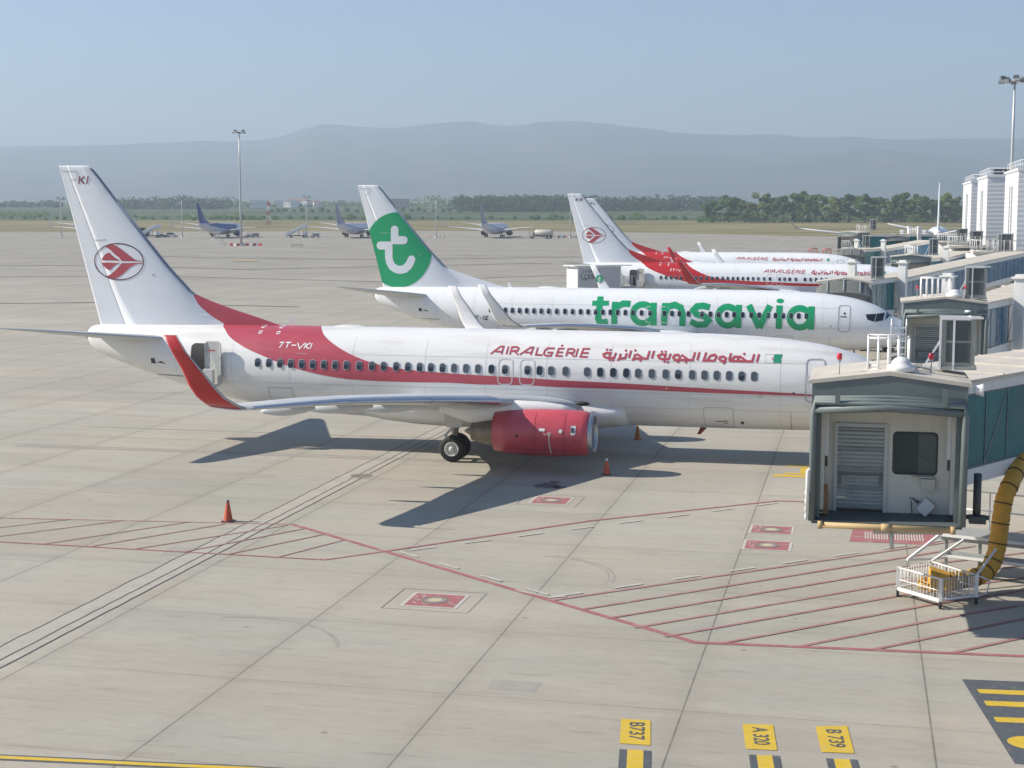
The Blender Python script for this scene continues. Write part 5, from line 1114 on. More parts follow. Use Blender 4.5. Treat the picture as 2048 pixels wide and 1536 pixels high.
# wide-body at the end of the pier, its fin edge-on
def wide_body():
    w = empty("airliner"); tag(w, "big white jet at the pier end, tall fin seen edge-on", "airliner")
    m_ = MB(); st = [(0,.05,3.6),(-.6,.9,3.9),(-2,1.8,4.5),(-5,2.6,5.1),(-8,2.82,5.3),(-42,2.82,5.3),(-48,2.3,5.75),(-54,1.3,6.5),(-58.5,.35,7.0)]
    m_.loft([[(x, r*math.cos(2*PI*k/32), z+r*math.sin(2*PI*k/32)) for k in range(32)] for x, r, z in st]); m_.build("fuselage", WHITE_CLEAN, w)
    for sg in (-1, 1):
        m_ = MB(); m_.loft([airfoil(sg*y, z, xl, xt, .11) for y, z, xl, xt in ((2,4.6,-19.5,-31),(9,5.4,-24.5,-32),(20,6.7,-32,-36.5),(29,7.8,-38,-40.6))]); m_.build("wing", WGREY, w)
        m_ = MB(); m_.loft([airfoil(sg*y, z, xl, xt, .10, 0, (-sg*.9,.4)) for y, z, xl, xt in ((29,7.8,-38,-40.6),(29.8,8.6,-39.3,-41.2),(30.2,9.8,-40.6,-41.8))]); m_.build("winglet", RED2, w)
        m_ = MB(); m_.lathe([(-19.3,1.2),(-19.6,1.4),(-21.5,1.5),(-24,1.2),(-24.2,1.0),(-24.2,.1)], (0,sg*9.4,3.0), 'x', 28); m_.lathe([(-19.3,1.2),(-19.6,1.1),(-20.3,1.1),(-20.3,.05)], (0,sg*9.4,3.0), 'x', 28, 1); m_.build("engine_cowl", [WHITE_CLEAN, DARK], w)
        m_ = MB(); m_.loft([airfoil(sg*y, z, xl, xt, .10) for y, z, xl, xt in ((.6,6.9,-50.5,-57),(9.7,8.9,-56.5,-59))]); m_.build("tailplane", WGREY, w)
        m_ = MB(); m_.tube([(-29,sg*5.2,1.2),(-28.5,sg*4.6,4.6)], .25, 10); gr = m_.build("main_gear", BRASS, w)
        for dx in (-.9,.9): wheel(gr, (-29+dx, sg*5.2+sg*.6, .68), .68, .5, sg)
    m_ = MB(); m_.loft([[(xl+(xt-xl)*u, h*math.sin(PI*min(.97,max(.03,u**.7))), z) for u in np.linspace(0,1,10)]+[(xl+(xt-xl)*u, -h*math.sin(PI*min(.97,max(.03,u**.7))), z) for u in np.linspace(1,0,10)] for z, xl, xt, h in ((7.4,-46,-55.5,.30),(10,-49.8,-56.8,.22),(16.9,-56,-59.3,.10))]); m_.build("fin", FIN_WHITE, w)
    m_ = MB(); m_.tube([(-6.7,0,.5),(-6.6,0,3)], .14, 10); gr = m_.build("nose_gear", BRASS, w); wheel(gr, (-6.7,.35,.5), .5, .3, 1); wheel(gr, (-6.7,-.35,.5), .5, .3, -1)
    m_ = MB()
    for i in range(44): 
        for sg in (-1,1): m_.box((-8-i*.82, sg*2.80, 5.75), (.28,.10,.4))
    m_.build("window_row", GLASSD, w)
    return w
wb = wide_body(); wb.rotation_euler = (0,0,PI/2-R(2.7)); p = at(300, px(1867)); wb.location = p + Matrix.Rotation(PI/2-R(2.7),3,'Z') @ Vector((57,0,0)); wb.location.z = -.3

# ---------------------------------------------------------------- the bridges
b1, P1, z1, za1 = jet_bridge("nearest boarding bridge, empty open cab with shutter and black framed window", -2.36, -26.0, 2.80, (.5,.86), 20, 14, L2rise=.6, w=3.72)
cage(b1, -.52, .48, .75, 1.7, za1-.12, .86, 4); dome(b1, .28, .35, za1-.06, .34); beacon(b1, -1.22, .35, za1-.22, .42); beacon(b1, 1.02, .9, za1-.2, .40)
m_ = MB()
for i in range(7): m_.beam((.05, 1.9, za1-.1+.17*i), (.42, 1.9, za1-.1+.17*i), .03)
for xx in (.05,.42): m_.tube([(xx,1.9,za1-.1),(xx,1.9,za1+1.0),(xx,1.75,za1+1.15),(xx,1.5,za1+1.0)], .022, 6)
m_.build("roof_ladder", RAIL, b1)
m_ = MB(); m_.tube([(1.0,.9,za1-.05),(.75,.95,za1+.02),(.6,.8,za1-.02)], .03, 6); m_.box((.72,1.2,za1+.02), (.2,.2,.1)); m_.build("roof_cable", BEIGE, b1)
m_ = MB(); m_.lathe([(0,.02),(.05,.10),(.22,.16),(.24,.15),(.06,.02)], (1.98,-.1,za1-.42), 'x', 16); m_.build("floodlight", BR_WHITE, b1)
cooler((-.66,-24.0,za1-.10), "grey air cooler with a white frame on the nearest bridge roof", .82, .74, 1.18)
stair(b1, 5.0, 3.8, 2.6, .93, -.36, 11)
m_ = MB()
m_.tube([(2.2,.5,3.95),(2.2,.5,2.85)], .10, 10); m_.box((2.22,.5,2.8), (.4,.34,.18)); m_.beam((1.9,.5,2.85),(2.5,.5,2.85), .10); m_.build("cab_support", DARKSTEEL, b1)
m_ = MB(); m_.hexa([(1.65,6.25,1.05),(5.95,4.75,1.05),(6.35,6.05,1.05),(2.05,7.55,1.05),(1.65,6.25,1.2),(5.95,4.75,1.2),(6.35,6.05,1.2),(2.05,7.55,1.2)]); m_.hexa([(1.65,6.2,.55),(5.95,4.7,.55),(5.95,4.8,.55),(1.65,6.3,.55),(1.65,6.2,.75),(5.95,4.7,.75),(5.95,4.8,.75),(1.65,6.3,.75)])
for xx, yy in ((1.85,6.35),(2.75,6.0),(4.55,5.35),(5.75,4.95)): m_.box((xx,yy,.55), (.09,.09,1.1))
m_.build("drive_platform", mat("platform_steel", (.33,.35,.35), .5, noise=.15, nscale=5), b1)
m_ = MB()
for a_, b_ in (((1.65,6.2,1.2),(.75,5.6,.55)),((.75,5.6,.55),(1.85,5.95,.6)),((1.65,6.2,1.2),(5.95,4.7,1.2)),((1.85,6.05,.62),(5.75,4.75,.62)),((.75,5.6,.55),(.8,5.7,.05))): m_.beam(a_, b_, .07)
for k in range(5):
    t = k/4; m_.tube([(2.05+4.1*t,7.55-1.5*t,1.2),(2.05+4.1*t,7.55-1.5*t,2.3)], .025, 6)
for zz in (1.75,2.3): m_.tube([(2.05,7.55,zz),(6.15,6.05,zz)], .025, 6)
m_.build("platform_rail", RAIL, b1)
b2, _, z2, za2 = jet_bridge("second boarding bridge from the camera, empty open cab, blue glazing behind", 0.9, 11.4, 2.72, (.30,.95), 11, 24, glass=(BR_BLUE, BR_BLUE), full=False, L2rise=.8)
cage(b2, -1.1, .25, .9, 2.0, za2-.12, .95, 5); dome(b2, .45, .5, za2-.06, .4); beacon(b2, -1.3, .4, za2-.14, .45); beacon(b2, .95, .6, za2-.12, .45)
m_ = MB(); m_.lathe([(0,.16),(.08,.16),(.10,.02)], (1.05,-.4,2.72+3.0), 'z', 14); m_.build("cab_lamp", RAIL, b2)
cooler((2.35,12.6,za2-.15), "tall grey air cooler on the second bridge roof", .95, .8, 1.42)
b3, _, z3, za3 = jet_bridge("boarding bridge docked at the airliner with green lettering", -4.2, 44.1, 2.55, (.30,.95), 10, 46, "hood", L2rise=1.1)
cooler((-1.9,46.4,za3-.1), "grey air cooler above the hood at the green lettered airliner", .9, .8, 1.4)
b4, _, z4, za4 = jet_bridge("boarding bridge with open cab by the nose of the KR airliner", 2.1, 101.5, 2.5, (.28,.96), 10, 24, glass=(BR_BLUE, BR_BLUE), full=False, L2rise=.9, w=4.1)
cage(b4, -.6, .65, .9, 2.0, za4-.12, 1.0, 5); cooler((4.4,102.6,za4-.1), "grey air cooler on the bridge by the KR airliner", .9, .8, 1.6)
b5, _, z5, za5 = jet_bridge("boarding bridge docked at the KL airliner, ribbed hood", -4.4, 145.4, 2.55, (.36,.93), 9, 22, "hood", L2rise=1.0)
cage(b5, -1.2, -.1, .3, 1.4, 2.55+3.3, 1.0, 4); cooler((-2.4,147.2,5.95), "grey air cooler above the hood of the KL airliner", .9, .8, 1.5)
b6, _, z6, za6 = jet_bridge("distant boarding bridge with a dark open cab, left of the others", -5.0, 186.5, 4.1, (.55,.83), 12, 14, full=False, glass=(BR_GLASS, BR_GLASS), rz=R(-35), w=3.7)
cage(b6, .6, 1.7, 1.2, 2.4, za6-.1, 1.0, 4); cooler((-1.2,189.5,za6), "distant grey air cooler on the far open cab bridge", 1.0, .9, 1.7)
b7, _, z7, za7 = jet_bridge("farthest boarding bridge, beside the big jet at the pier end", 2.6, 189, 3.4, (.4,.92), 9, 12, full=False, glass=(BR_GLASS, BR_BLUE), w=3.8)
cage(b7, 1.6, 2.9, .9, 2.2, za7-.1, 1.2, 5)

# ---------------------------------------------------------------- pier towers with their bridge heads
CLAD = mat("white_metal_cladding", (.72,.73,.74), .45, noise=.04, nscale=1.2)
def cladding():
    M = bpy.data.materials.new("ribbed_cladding"); M.use_nodes = True; N, L = nodes(M); b = N["Principled BSDF"]
    tc = N.new("ShaderNodeTexCoord"); sp = N.new("ShaderNodeSeparateXYZ"); L.new(tc.outputs["Object"], sp.inputs[0])
    w = N.new("ShaderNodeTexWave"); w.bands_direction = 'Z'; w.inputs["Scale"].default_value = .62; w.inputs["Distortion"].default_value = 0; L.new(tc.outputs["Object"], w.inputs["Vector"])
    cr = N.new("ShaderNodeValToRGB"); L.new(w.outputs["Fac"], cr.inputs[0]); e = cr.color_ramp.elements; e[0].position = .0; e[0].color = (.50,.51,.53,1); e[1].position = .10; e[1].color = (.72,.725,.73,1)
    L.new(cr.outputs[0], b.inputs["Base Color"]); b.inputs["Roughness"].default_value = .42
    bp = N.new("ShaderNodeBump"); bp.inputs["Strength"].default_value = .5; bp.inputs["Distance"].default_value = .03; L.new(w.outputs["Fac"], bp.inputs["Height"]); L.new(bp.outputs[0], b.inputs["Normal"]); return M
RIB = cladding()
def tower(x, y, w, l, h, label, acl, seed):
    t = empty("pier_tower", (x, y, 0)); tag(t, label, "tower", "white pier towers")
    m_ = MB(); m_.box((w/2, l/2, h/2), (w, l, h)); m_.build("tower_wall", RIB, t)
    m_ = MB(); m_.box((w/2, l/2, h+.12), (w+.24, l+.24, .24)); m_.build("parapet_cap", CLAD, t)
    m_ = MB(); m_.box((-.02, l*.42, h*.69), (.10, .9, h*.42)); m_.box((-.02, l*.42+2.4, h*.69), (.10,.5,h*.42)); m_.box((w*.62, -.03, 8.6), (1.6,.10,1.3)); m_.build("louvre_strip", mat("louvre_shade", (.30,.32,.34), .6), t)
    m_ = MB(); rnd = random.Random(seed)
    for k in range(9): m_.tube([(.2, .4+k*(l-.8)/8, h+.2), (.2, .4+k*(l-.8)/8, h+1.1)], .03, 6); m_.tube([(.4+k*(w-.8)/8, .2, h+.2), (.4+k*(w-.8)/8, .2, h+.9)], .03, 6)
    m_.tube([(w-.4,.2,h+.9),(.2,.2,h+1.1),(.2,l-.4,h+1.1)], .03, 6); m_.tube([(w-.4,.2,h+.5),(.2,.2,h+.65),(.2,l-.4,h+.65)], .025, 6); m_.build("roof_rail", RAIL, t)
    # bridge head: round room on a pillar with a railed deck
    m_ = MB(); m_.lathe([(0,1.0),(3.0,1.0),(3.05,2.5),(6.35,2.5)], (-2.4,1.8,0), 'z', 24); m_.build("rotunda", BR_WHITE, t)
    m_ = MB(); m_.box((-1.9,.6,6.48), (5.0,5.6,.22)); m_.build("rotunda_roof", BR_ROOF, t)
    cage(t, -4.3, -.2, -2.1, 3.2, 6.6, 1.15, 7, r=.035)
    m_ = MB(); m_.hexa([(-.2,1,3.1),(2,1,3.1),(2,5,3.1),(-.2,5,3.1),(-.2,1,6.3),(2,1,6.3),(2,5,6.3),(-.2,5,6.3)]); m_.build("link_corridor", BR_GLASS, t)
    c_ = cooler((x-1.2, y-1.2, 6.6), acl, 1.5, 1.3, 1.7); return t
t3 = tower(12.6, 101.4, 16, 15, 14.9, "white pier tower nearest the camera at the right edge", "dark air cooler on the railed deck below the nearest pier tower", 1)
t2 = tower(11.7, 129.5, 12, 16, 14.9, "white pier tower in the middle of the three", "dark air cooler on the railed deck below the middle pier tower", 2)
t1 = tower(11.9, 160.0, 11, 18, 14.9, "farthest white pier tower of the three, small loudspeaker box on top", "dark air cooler on the railed deck below the farthest pier tower", 3)
m_ = MB(); m_.beam((4,1,15.1),(4,1,16.2), .1); m_.box((4,1,16.3), (2.0,1.2,.9)); m_.build("roof_box", DARKSTEEL, t1)
m_ = MB(); m_.lathe([(0,.2),(.5,.3),(.8,1.6),(1.3,2.3),(1.35,2.2),(.9,.2)], (9,5,14.9), 'z', 20); m_.build("roof_dish", CLAD, t2)
# pier building behind the towers
pb = empty("pier_building", (31, 30, 0)); tag(pb, "long pale terminal pier behind the bridges", "building")
m_ = MB(); m_.box((0,95,4.2), (8,230,8.4)); m_.build("pier_wall", CLAD, pb)
m_ = MB(); m_.box((-4.03,95,5.2), (.08,226,3.4)); m_.build("window_band", BR_BLUE, pb)
m_ = MB(); m_.box((0,95,8.55), (9,231,.3)); m_.build("roof", CLAD, pb)

# ---------------------------------------------------------------- hose and basket under the nearest bridge
HOSE = mat("yellow_duct_fabric", (.62,.33,.04), .6, noise=.14, nscale=4)
HOSEB = mat("duct_hoop", (.11,.075,.03), .7)
hp = [(1.45,-19.4,3.4),(1.31,-20.0,3.26),(1.13,-20.6,2.97),(0.91,-20.9,2.48),(0.82,-21.0,1.79),(0.74,-21.1,1.11),(0.55,-21.3,0.63),(0.18,-21.7,0.45),(-0.3,-22.0,0.42),(-0.62,-22.3,0.42)]
def smooth_path(P, n):
    ts = list(range(len(P))); F = [pchip(ts, [p[i] for p in P]) for i in range(3)]
    return [tuple(f(t) for f in F) for t in np.linspace(0, len(P)-1, n)]
sp_ = smooth_path(hp, 150); hz = empty("air_hose", (0,0,0)); tag(hz, "thick yellow ribbed air hose hanging from the nearest bridge into a basket", "hose")
m_ = MB(); m_.tube(sp_, [.225+.022*abs(math.sin(i*PI/6.5)) for i in range(150)], 20); idx = [i for i in range(6, 148) if (i*2) % 13 == 0]
for i in idx:
    a = Vector(sp_[i-1]); b_ = Vector(sp_[i+1]); c_ = Vector(sp_[i]); d = (b_-a).normalized(); m_.tube([c_-d*.016, c_+d*.016], .258, 20, m=1)
m_.build("duct", [HOSE, HOSEB], hz)
m_ = MB(); m_.lathe([(0,.28),(.25,.28),(.27,.2)], (-.66,-22.4,.30), 'z', 18); m_.hexa([(-1.1,-22.9,.25),(-.5,-22.75,.25),(-.55,-22.2,.3),(-1.15,-22.3,.3),(-1.05,-22.8,.75),(-.55,-22.7,.62),(-.6,-22.3,.7),(-1.1,-22.35,.85)]); m_.tube(smooth_path([(-.6,-22.7,.3),(-1.3,-22.5,.35),(-1.2,-22.0,.34),(-.6,-22.1,.3)], 30), .12, 10); m_.build("folded_end", HOSE, hz)
m_ = MB(); m_.tube([(1.45,-19.4,3.4),(3.2,-17.5,3.4)], .235, 18); m_.build("upper_duct", HOSE, hz)
bk = empty("hose_basket", (0,0,0)); tag(bk, "white wire basket trolley on small castors holding the hose end", "trolley")
C4 = [(-1.92,-22.55),(-.86,-23.65),(.10,-22.95),(-1.0,-21.55)]
def loop(z): return [(x,y,z) for x,y in C4]
m_ = MB(); m_.tube(loop(.80), .028, 8, closed=True); m_.tube(loop(.48), .015, 6, closed=True); m_.tube(loop(.22), .03, 8, closed=True)
for i in range(4):
    a = Vector((*C4[i],0)); b_ = Vector((*C4[(i+1) % 4],0)); nb = 13
    for k in range(1, nb): q = a+(b_-a)*(k/nb); m_.tube([(q.x,q.y,.22),(q.x,q.y,.80)], .010, 5)
for k in range(1, 9):
    t = k/9; a = Vector((*C4[0],0)).lerp(Vector((*C4[1],0)), t); b_ = Vector((*C4[3],0)).lerp(Vector((*C4[2],0)), t); m_.tube([(a.x,a.y,.22),(b_.x,b_.y,.22)], .010, 5)
m_.build("wire_basket", RAIL, bk)
m_ = MB()
for x, y in C4: m_.box((x,y,.51), (.09,.09,.62))
m_.beam((C4[0][0],C4[0][1],.22),(C4[1][0],C4[1][1],.22), .08); m_.beam((C4[3][0],C4[3][1],.8),(-.1,-20.6,1.25), .06); m_.beam((C4[2][0],C4[2][1],.8),(.7,-21.4,1.2), .05); m_.tube([(.1,-22.95,.8),(.45,-22.7,.6),(.4,-22.6,.25),(.1,-22.9,.2)], .025, 6)

for i in range(4): m_.beam((*C4[i],.24),(*C4[(i+1) % 4],.24), .05)
m_.build("corner_frame", RAIL, bk)
for x, y in C4:
    m_ = MB(); m_.lathe([(-.035,.05),(-.035,.095),(0,.105),(.035,.095),(.035,.05)], (x,y,.105), 'x', 14); m_.box((x,y,.19), (.05,.05,.08)); m_.build("castor", TYRE, bk)

# ---------------------------------------------------------------- traffic cones
CONE = mat("faded_orange_cone", (.55,.10,.045), .55, noise=.12, nscale=7)
CONER = mat("dull_brown_cone", (.42,.14,.04), .6, noise=.15, nscale=6)
def cone(x, y, label, body, tip, h=.74):
    t = empty("traffic_cone", (x, y, 0)); tag(t, label, "traffic cone", "traffic cones around the nearest airliner")
    m_ = MB(); m_.box((0,0,.02), (.40*h/.74,.40*h/.74,.04), .2); m_.build("cone_base", DARKSTEEL if body is CONE else body, t)
    m_ = MB(); m_.lathe([(.04,.165*h/.74),(.08,.155*h/.74),(h-.08,.055)], (0,0,0), 'z', 24); m_.build("cone_body", body, t)
    m_ = MB(); m_.lathe([(h-.08,.056),(h,.042),(h+.002,.01)], (0,0,0), 'z', 18); m_.build("cone_tip", tip, t)
cone(-23.8,-17.15, "orange cone with a black tip standing alone by the drain channel", CONE, DARKSTEEL)
cone(-12.81,-5.1, "orange cone with a white tip in front of the red engine", CONE, LETTER_WHITE, .66)
cone(-12.98,4.7, "dull orange cone beyond the nearest airliner's belly", CONER, CONER, .64)
# ---------------------------------------------------------------- catering lorry at the KR airliner
def catering():
    t = empty("catering_lorry", (-29.6, 88.6, 0), R(38)); tag(t, "white high-lift catering lorry raised to the tail door of the KR airliner", "lorry")
    m_ = MB(); m_.box((0,0,4.0), (5.0,2.4,2.35)); m_.build("lifted_box", BR_WHITE, t)
    m_ = MB(); m_.box((.4,0,5.22), (6.6,2.6,.09)); m_.build("box_roof", BR_WHITE, t)
    m_ = MB(); m_.box((0,-1.215,4.0), (4.7,.03,2.1)); m_.build("side_panel", mat("lorry_side_grey", (.50,.50,.51), .5, noise=.08, nscale=3), t)
    m_ = MB(); sf = lambda x, z: (x, -1.236, z)
    def word(txt, x, z, h, w_, gap):
        GL = {'C':[[(1,1),(.2,1),(0,.8),(0,.2),(.2,0),(1,0)]],'A':[[(0,0),(.5,1),(1,0)],[(.2,.4),(.8,.4)]],'T':[[(0,1),(1,1)],[(.5,1),(.5,0)]],'E':[[(1,1),(0,1),(0,0),(1,0)],[(0,.5),(.8,.5)]],'R':[[(0,0),(0,1),(.9,1),(.9,.5),(0,.5)],[(.4,.5),(1,0)]],'I':[[(.5,0),(.5,1)]],'N':[[(0,0),(0,1),(1,0),(1,1)]],'G':[[(1,1),(.2,1),(0,.8),(0,.2),(.2,0),(1,0),(1,.5),(.6,.5)]],'B':[[(0,0),(0,1),(.8,1),(.8,.55),(0,.5)],[(0,.5),(1,.5),(1,0),(0,0)]]}
        for c_ in txt: strokes(m_, [[(x+a*w_, z+b_*h) for a, b_ in st] for st in GL[c_]], h*.2, sf); x += w_+gap
    word("CATERING", -1.9, 4.55, .20, .17, .07); word("CEBIC", -1.7, 3.95, .36, .30, .10); strokes(m_, [[(-2.05,4.45),(-2.15,4.1),(-1.85,3.85),(-1.4,3.82)]], .07, sf); m_.build("side_lettering", LETTER_DARK, t)
    m_ = MB()
    for x in (-1.6,1.6):
        for y in (-.8,.8): m_.beam((x,y,1.1),(-x,y,2.85), .14)
    m_.build("scissor_lift", GREYFRAME, t)
    m_ = MB(); m_.box((-.4,0,.95), (7.4,2.2,.25)); m_.build("chassis", DARKSTEEL, t)
    m_ = MB(); m_.hexa([(2.0,-1.15,.7),(3.9,-1.15,.7),(3.9,1.15,.7),(2.0,1.15,.7),(2.0,-1.1,2.6),(3.4,-1.1,2.6),(3.4,1.1,2.6),(2.0,1.1,2.6)]); cb = m_.build("cab", BR_WHITE, t)
    m_ = MB(); m_.hexa([(3.50,-1.0,1.7),(3.72,-1.0,1.7),(3.72,1.0,1.7),(3.50,1.0,1.7),(3.3,-1.0,2.45),(3.48,-1.0,2.45),(3.48,1.0,2.45),(3.3,1.0,2.45)]); m_.build("windscreen", GLASSD, cb)
    for x in (-2.6,2.8):
        for y in (-1.0,1.0): 
            m_ = MB(); m_.lathe([(-.15,.3),(-.15,.5),(.15,.5),(.15,.3)], (x,y,.5), 'y', 20); m_.build("wheel", TYRE, t)
    m_ = MB(); m_.box((3.4,0,2.95), (2.0,2.2,.12)); m_.build("front_platform", GREYFRAME, t)
    cage(t, 2.5, 4.35, -1.05, 1.05, 3.0, 1.1, 4)
catering()

# ---------------------------------------------------------------- floodlight masts
MASTM = mat("mast_galvanised", (.50,.51,.50), .45, metal=.3, noise=.08, nscale=4)
LAMP = mat("floodlight_glass", (.17,.18,.19), .3)
def mast(u, s, h, label, head=2.0, base=None, nl=8, z0=None):
    p = at(s, px(u)) if z0 is None else Vector(z0); t = empty("floodlight_mast", p); tag(t, label, "floodlight mast", "floodlight masts around the apron")
    k = h/30; m_ = MB(); m_.tube([(0,0,0),(0,0,h*.35),(0,0,h*.7),(0,0,h)], [.26*k+.07,.21*k+.06,.16*k+.05,.11*k+.04], 14); m_.lathe([(0,.6*k+.2),(.3,.6*k+.2),(.5,.4*k+.1)], (0,0,0), 'z', 14); m_.build("pole", MASTM, t)
    m_ = MB(); ring = [(head*.55*math.cos(2*PI*i/16), head*.55*math.sin(2*PI*i/16), h-.3) for i in range(16)]; m_.tube(ring, .07*k+.05, 6, closed=True)
    for i in range(4): a = 2*PI*i/4; m_.beam((0,0,h-.3),(head*.55*math.cos(a),head*.55*math.sin(a),h-.3), .10)
    m_.box((0,0,h-.25), (head*.6,head*.6,.12)); m_.tube([(0,0,h),(0,0,h+.8*k+.4)], .03, 6); hd = m_.build("lamp_ring", MASTM, t)
    for i in range(nl):
        a = 2*PI*i/nl+.3; m_ = MB(); c_ = Vector((head*.62*math.cos(a), head*.62*math.sin(a), h-.05 + (.35 if i % 2 else -.25)))
        m_.box(c_, (.22*head,.36*head*.7,.26*head*.6), a); m_.beam(c_, (head*.5*math.cos(a),head*.5*math.sin(a),h-.3), .06); m_.build("floodlight", LAMP, t)
    return p
mast(488, 452, 33.5, "tallest floodlight mast, behind the fin of the nearest airliner", 2.6)
mast(132.7, 560, 14.2, "floodlight mast touching the left edge of the red emblem fin", 2.2)
mast(371.5, 560, 15.0, "floodlight mast left of the blue finned airliner", 2.2)
mast(618, 560, 15.0, "floodlight mast between the stairs and the far pale airliner", 2.2)
mast(874, 560, 15.0, "floodlight mast right of the green fin disc", 2.2)
mast(1139.5, 560, 15.0, "floodlight mast rising beside the KR fin tip", 2.2)
_m7 = at(246, px(2008)); mast(2008, 246, 31.8, "lone tall floodlight mast above the pier towers", 3.4, nl=10)
# lattice radio mast, red and white
def lattice(u, s, h):
    t = empty("radio_mast", at(s, px(u))); tag(t, "red and white lattice radio mast on the grass", "mast")
    for k in range(5):
        m_ = MB(); z0, z1 = h*k/5, h*(k+1)/5; w0, w1 = 1.3-.8*k/5, 1.3-.8*(k+1)/5
        for a in range(4):
            c0, c1 = math.cos(PI/4+a*PI/2), math.sin(PI/4+a*PI/2); d0, d1 = math.cos(PI/4+(a+1)*PI/2), math.sin(PI/4+(a+1)*PI/2)
            m_.beam((w0*c0,w0*c1,z0),(w1*c0,w1*c1,z1), .16); m_.beam((w0*c0,w0*c1,z0),(w1*d0,w1*d1,z1), .09); m_.beam((w0*c0,w0*c1,z0),(w0*d0,w0*d1,z0), .09)
        m_.build("mast_section", [RED2, RAIL][k % 2], t)
lattice(543, 860, 13.5)

# ---------------------------------------------------------------- ground vehicles far across the apron
VEH = "vehicles across the apron"
def wheels_(t, pts, r, w=.25):
    for x, y in pts:
        m_ = MB(); m_.lathe([(-w/2,r*.5),(-w/2,r*.95),(0,r),(w/2,r*.95),(w/2,r*.5)], (x,y,r), 'y', 16); wl = m_.build("wheel", TYRE, t)
        m_ = MB(); s_ = 1 if y > 0 else -1; m_.lathe([(s_*w*.3,r*.5),(s_*w*.52,r*.4),(s_*w*.52,.01)], (x,y,r), 'y', 12); m_.build("hub", HUBM, wl)
def suv(u, s, rz, label, body):
    t = empty("parked_car", at(s, px(u)), rz); tag(t, label, "car")
    m_ = MB(); W_ = .92; rings = []
    for x, zb, zt, w in ((-2.35,.45,.95,.80),(-2.25,.35,1.05,.90),(-1.2,.3,1.08,W_),(0,.28,1.06,W_),(1.1,.3,1.05,W_),(1.9,.34,.95,.9),(2.3,.42,.80,.78)): rings.append([(x,-w,zb),(x,-w,zt-.12),(x,-w*.93,zt),(x,w*.93,zt),(x,w,zt-.12),(x,w,zb)])
    m_.loft(rings); m_.build("body", body, t)
    m_ = MB(); rings = []
    for x, z, w in ((-2.15,1.06,.84),(-1.75,1.62,.72),(-.4,1.72,.72),(.45,1.64,.70),(1.2,1.05,.82)): rings.append([(x,-.86,1.04),(x,-w,z),(x,w,z),(x,.86,1.04)])
    m_.loft(rings); m_.build("cabin", GLASSD, t)
    m_ = MB(); m_.box((-.65,0,1.70), (1.9,1.36,.07)); m_.build("roof", body, t)
    wheels_(t, [(-1.4,-.8),(-1.4,.8),(1.4,-.8),(1.4,.8)], .36)
    for y in (-.6,.6):
        m_ = MB(); m_.box((2.24,y,.72), (.12,.3,.14)); m_.build("headlight", LAMP, t)
def stair_truck(u, s, rz, label):
    t = empty("stair_truck", at(s, px(u)), rz); tag(t, label, "stair truck", "passenger stair trucks")
    m_ = MB(); m_.box((0,0,.75), (6.6,1.9,.3)); m_.build("chassis", DARKSTEEL, t)
    m_ = MB(); m_.hexa([(2.0,-.95,.6),(3.6,-.95,.6),(3.6,.95,.6),(2.0,.95,.6),(2.0,-.9,2.0),(3.2,-.9,2.0),(3.2,.9,2.0),(2.0,.9,2.0)]); m_.build("cab", RAIL, t)
    m_ = MB(); m_.hexa([(-4.0,-.85,.25),(2.0,-.85,3.4),(2.0,.85,3.4),(-4.0,.85,.25),(-4.2,-.85,.5),(2.0,-.85,3.7),(2.0,.85,3.7),(-4.2,.85,.5)]); m_.box((3.0,0,3.5), (2.2,1.8,.15)); m_.build("stair_flight", mat("stair_grey", (.34,.38,.46), .5), t)
    m_ = MB()
    for y in (-.9,.9):
        m_.hexa([(-4.1,y-.03,.5),(2.0,y-.03,3.7),(2.0,y+.03,3.7),(-4.1,y+.03,.5),(-4.1,y-.03,1.5),(2.0,y-.03,4.7),(2.0,y+.03,4.7),(-4.1,y+.03,1.5)]); m_.hexa([(2.0,y-.03,3.6),(4.1,y-.03,3.6),(4.1,y+.03,3.6),(2.0,y+.03,3.6),(2.0,y-.03,4.7),(4.1,y-.03,4.7),(4.1,y+.03,4.7),(2.0,y+.03,4.7)])
    m_.build("side_guard", RAIL, t)
    m_ = MB()
    for y in (-.7,.7): m_.beam((.8,y,.8),(.8,y,3.0), .14); m_.beam((2.6,y,2.0),(2.6,y,3.5), .12)
    m_.build("support_leg", GREYFRAME, t); wheels_(t, [(-2,-.85),(-2,.85),(2.6,-.85),(2.6,.85)], .42)
def tug(u, s, rz, label, body, cab=True, group="tugs and trailers by the far stands"):
    t = empty("ground_tug", at(s, px(u)), rz); tag(t, label, "ground vehicle", group)
    m_ = MB(); m_.hexa([(-1.6,-.8,.35),(1.6,-.8,.35),(1.6,.8,.35),(-1.6,.8,.35),(-1.6,-.75,1.0),(1.5,-.75,.95),(1.5,.75,.95),(-1.6,.75,1.0)]); m_.build("body", body, t)
    if cab:
        m_ = MB()
        for x in (-.9,.3):
            for y in (-.65,.65): m_.beam((x,y,1.0),(x,y,1.9), .07)
        m_.box((-.3,0,1.93), (1.5,1.5,.08)); m_.build("canopy", body, t); m_ = MB(); m_.box((-.4,0,1.15), (.5,1.0,.3)); m_.build("seat", DARKSTEEL, t)
    wheels_(t, [(-1.0,-.75),(-1.0,.75),(1.0,-.75),(1.0,.75)], .40)
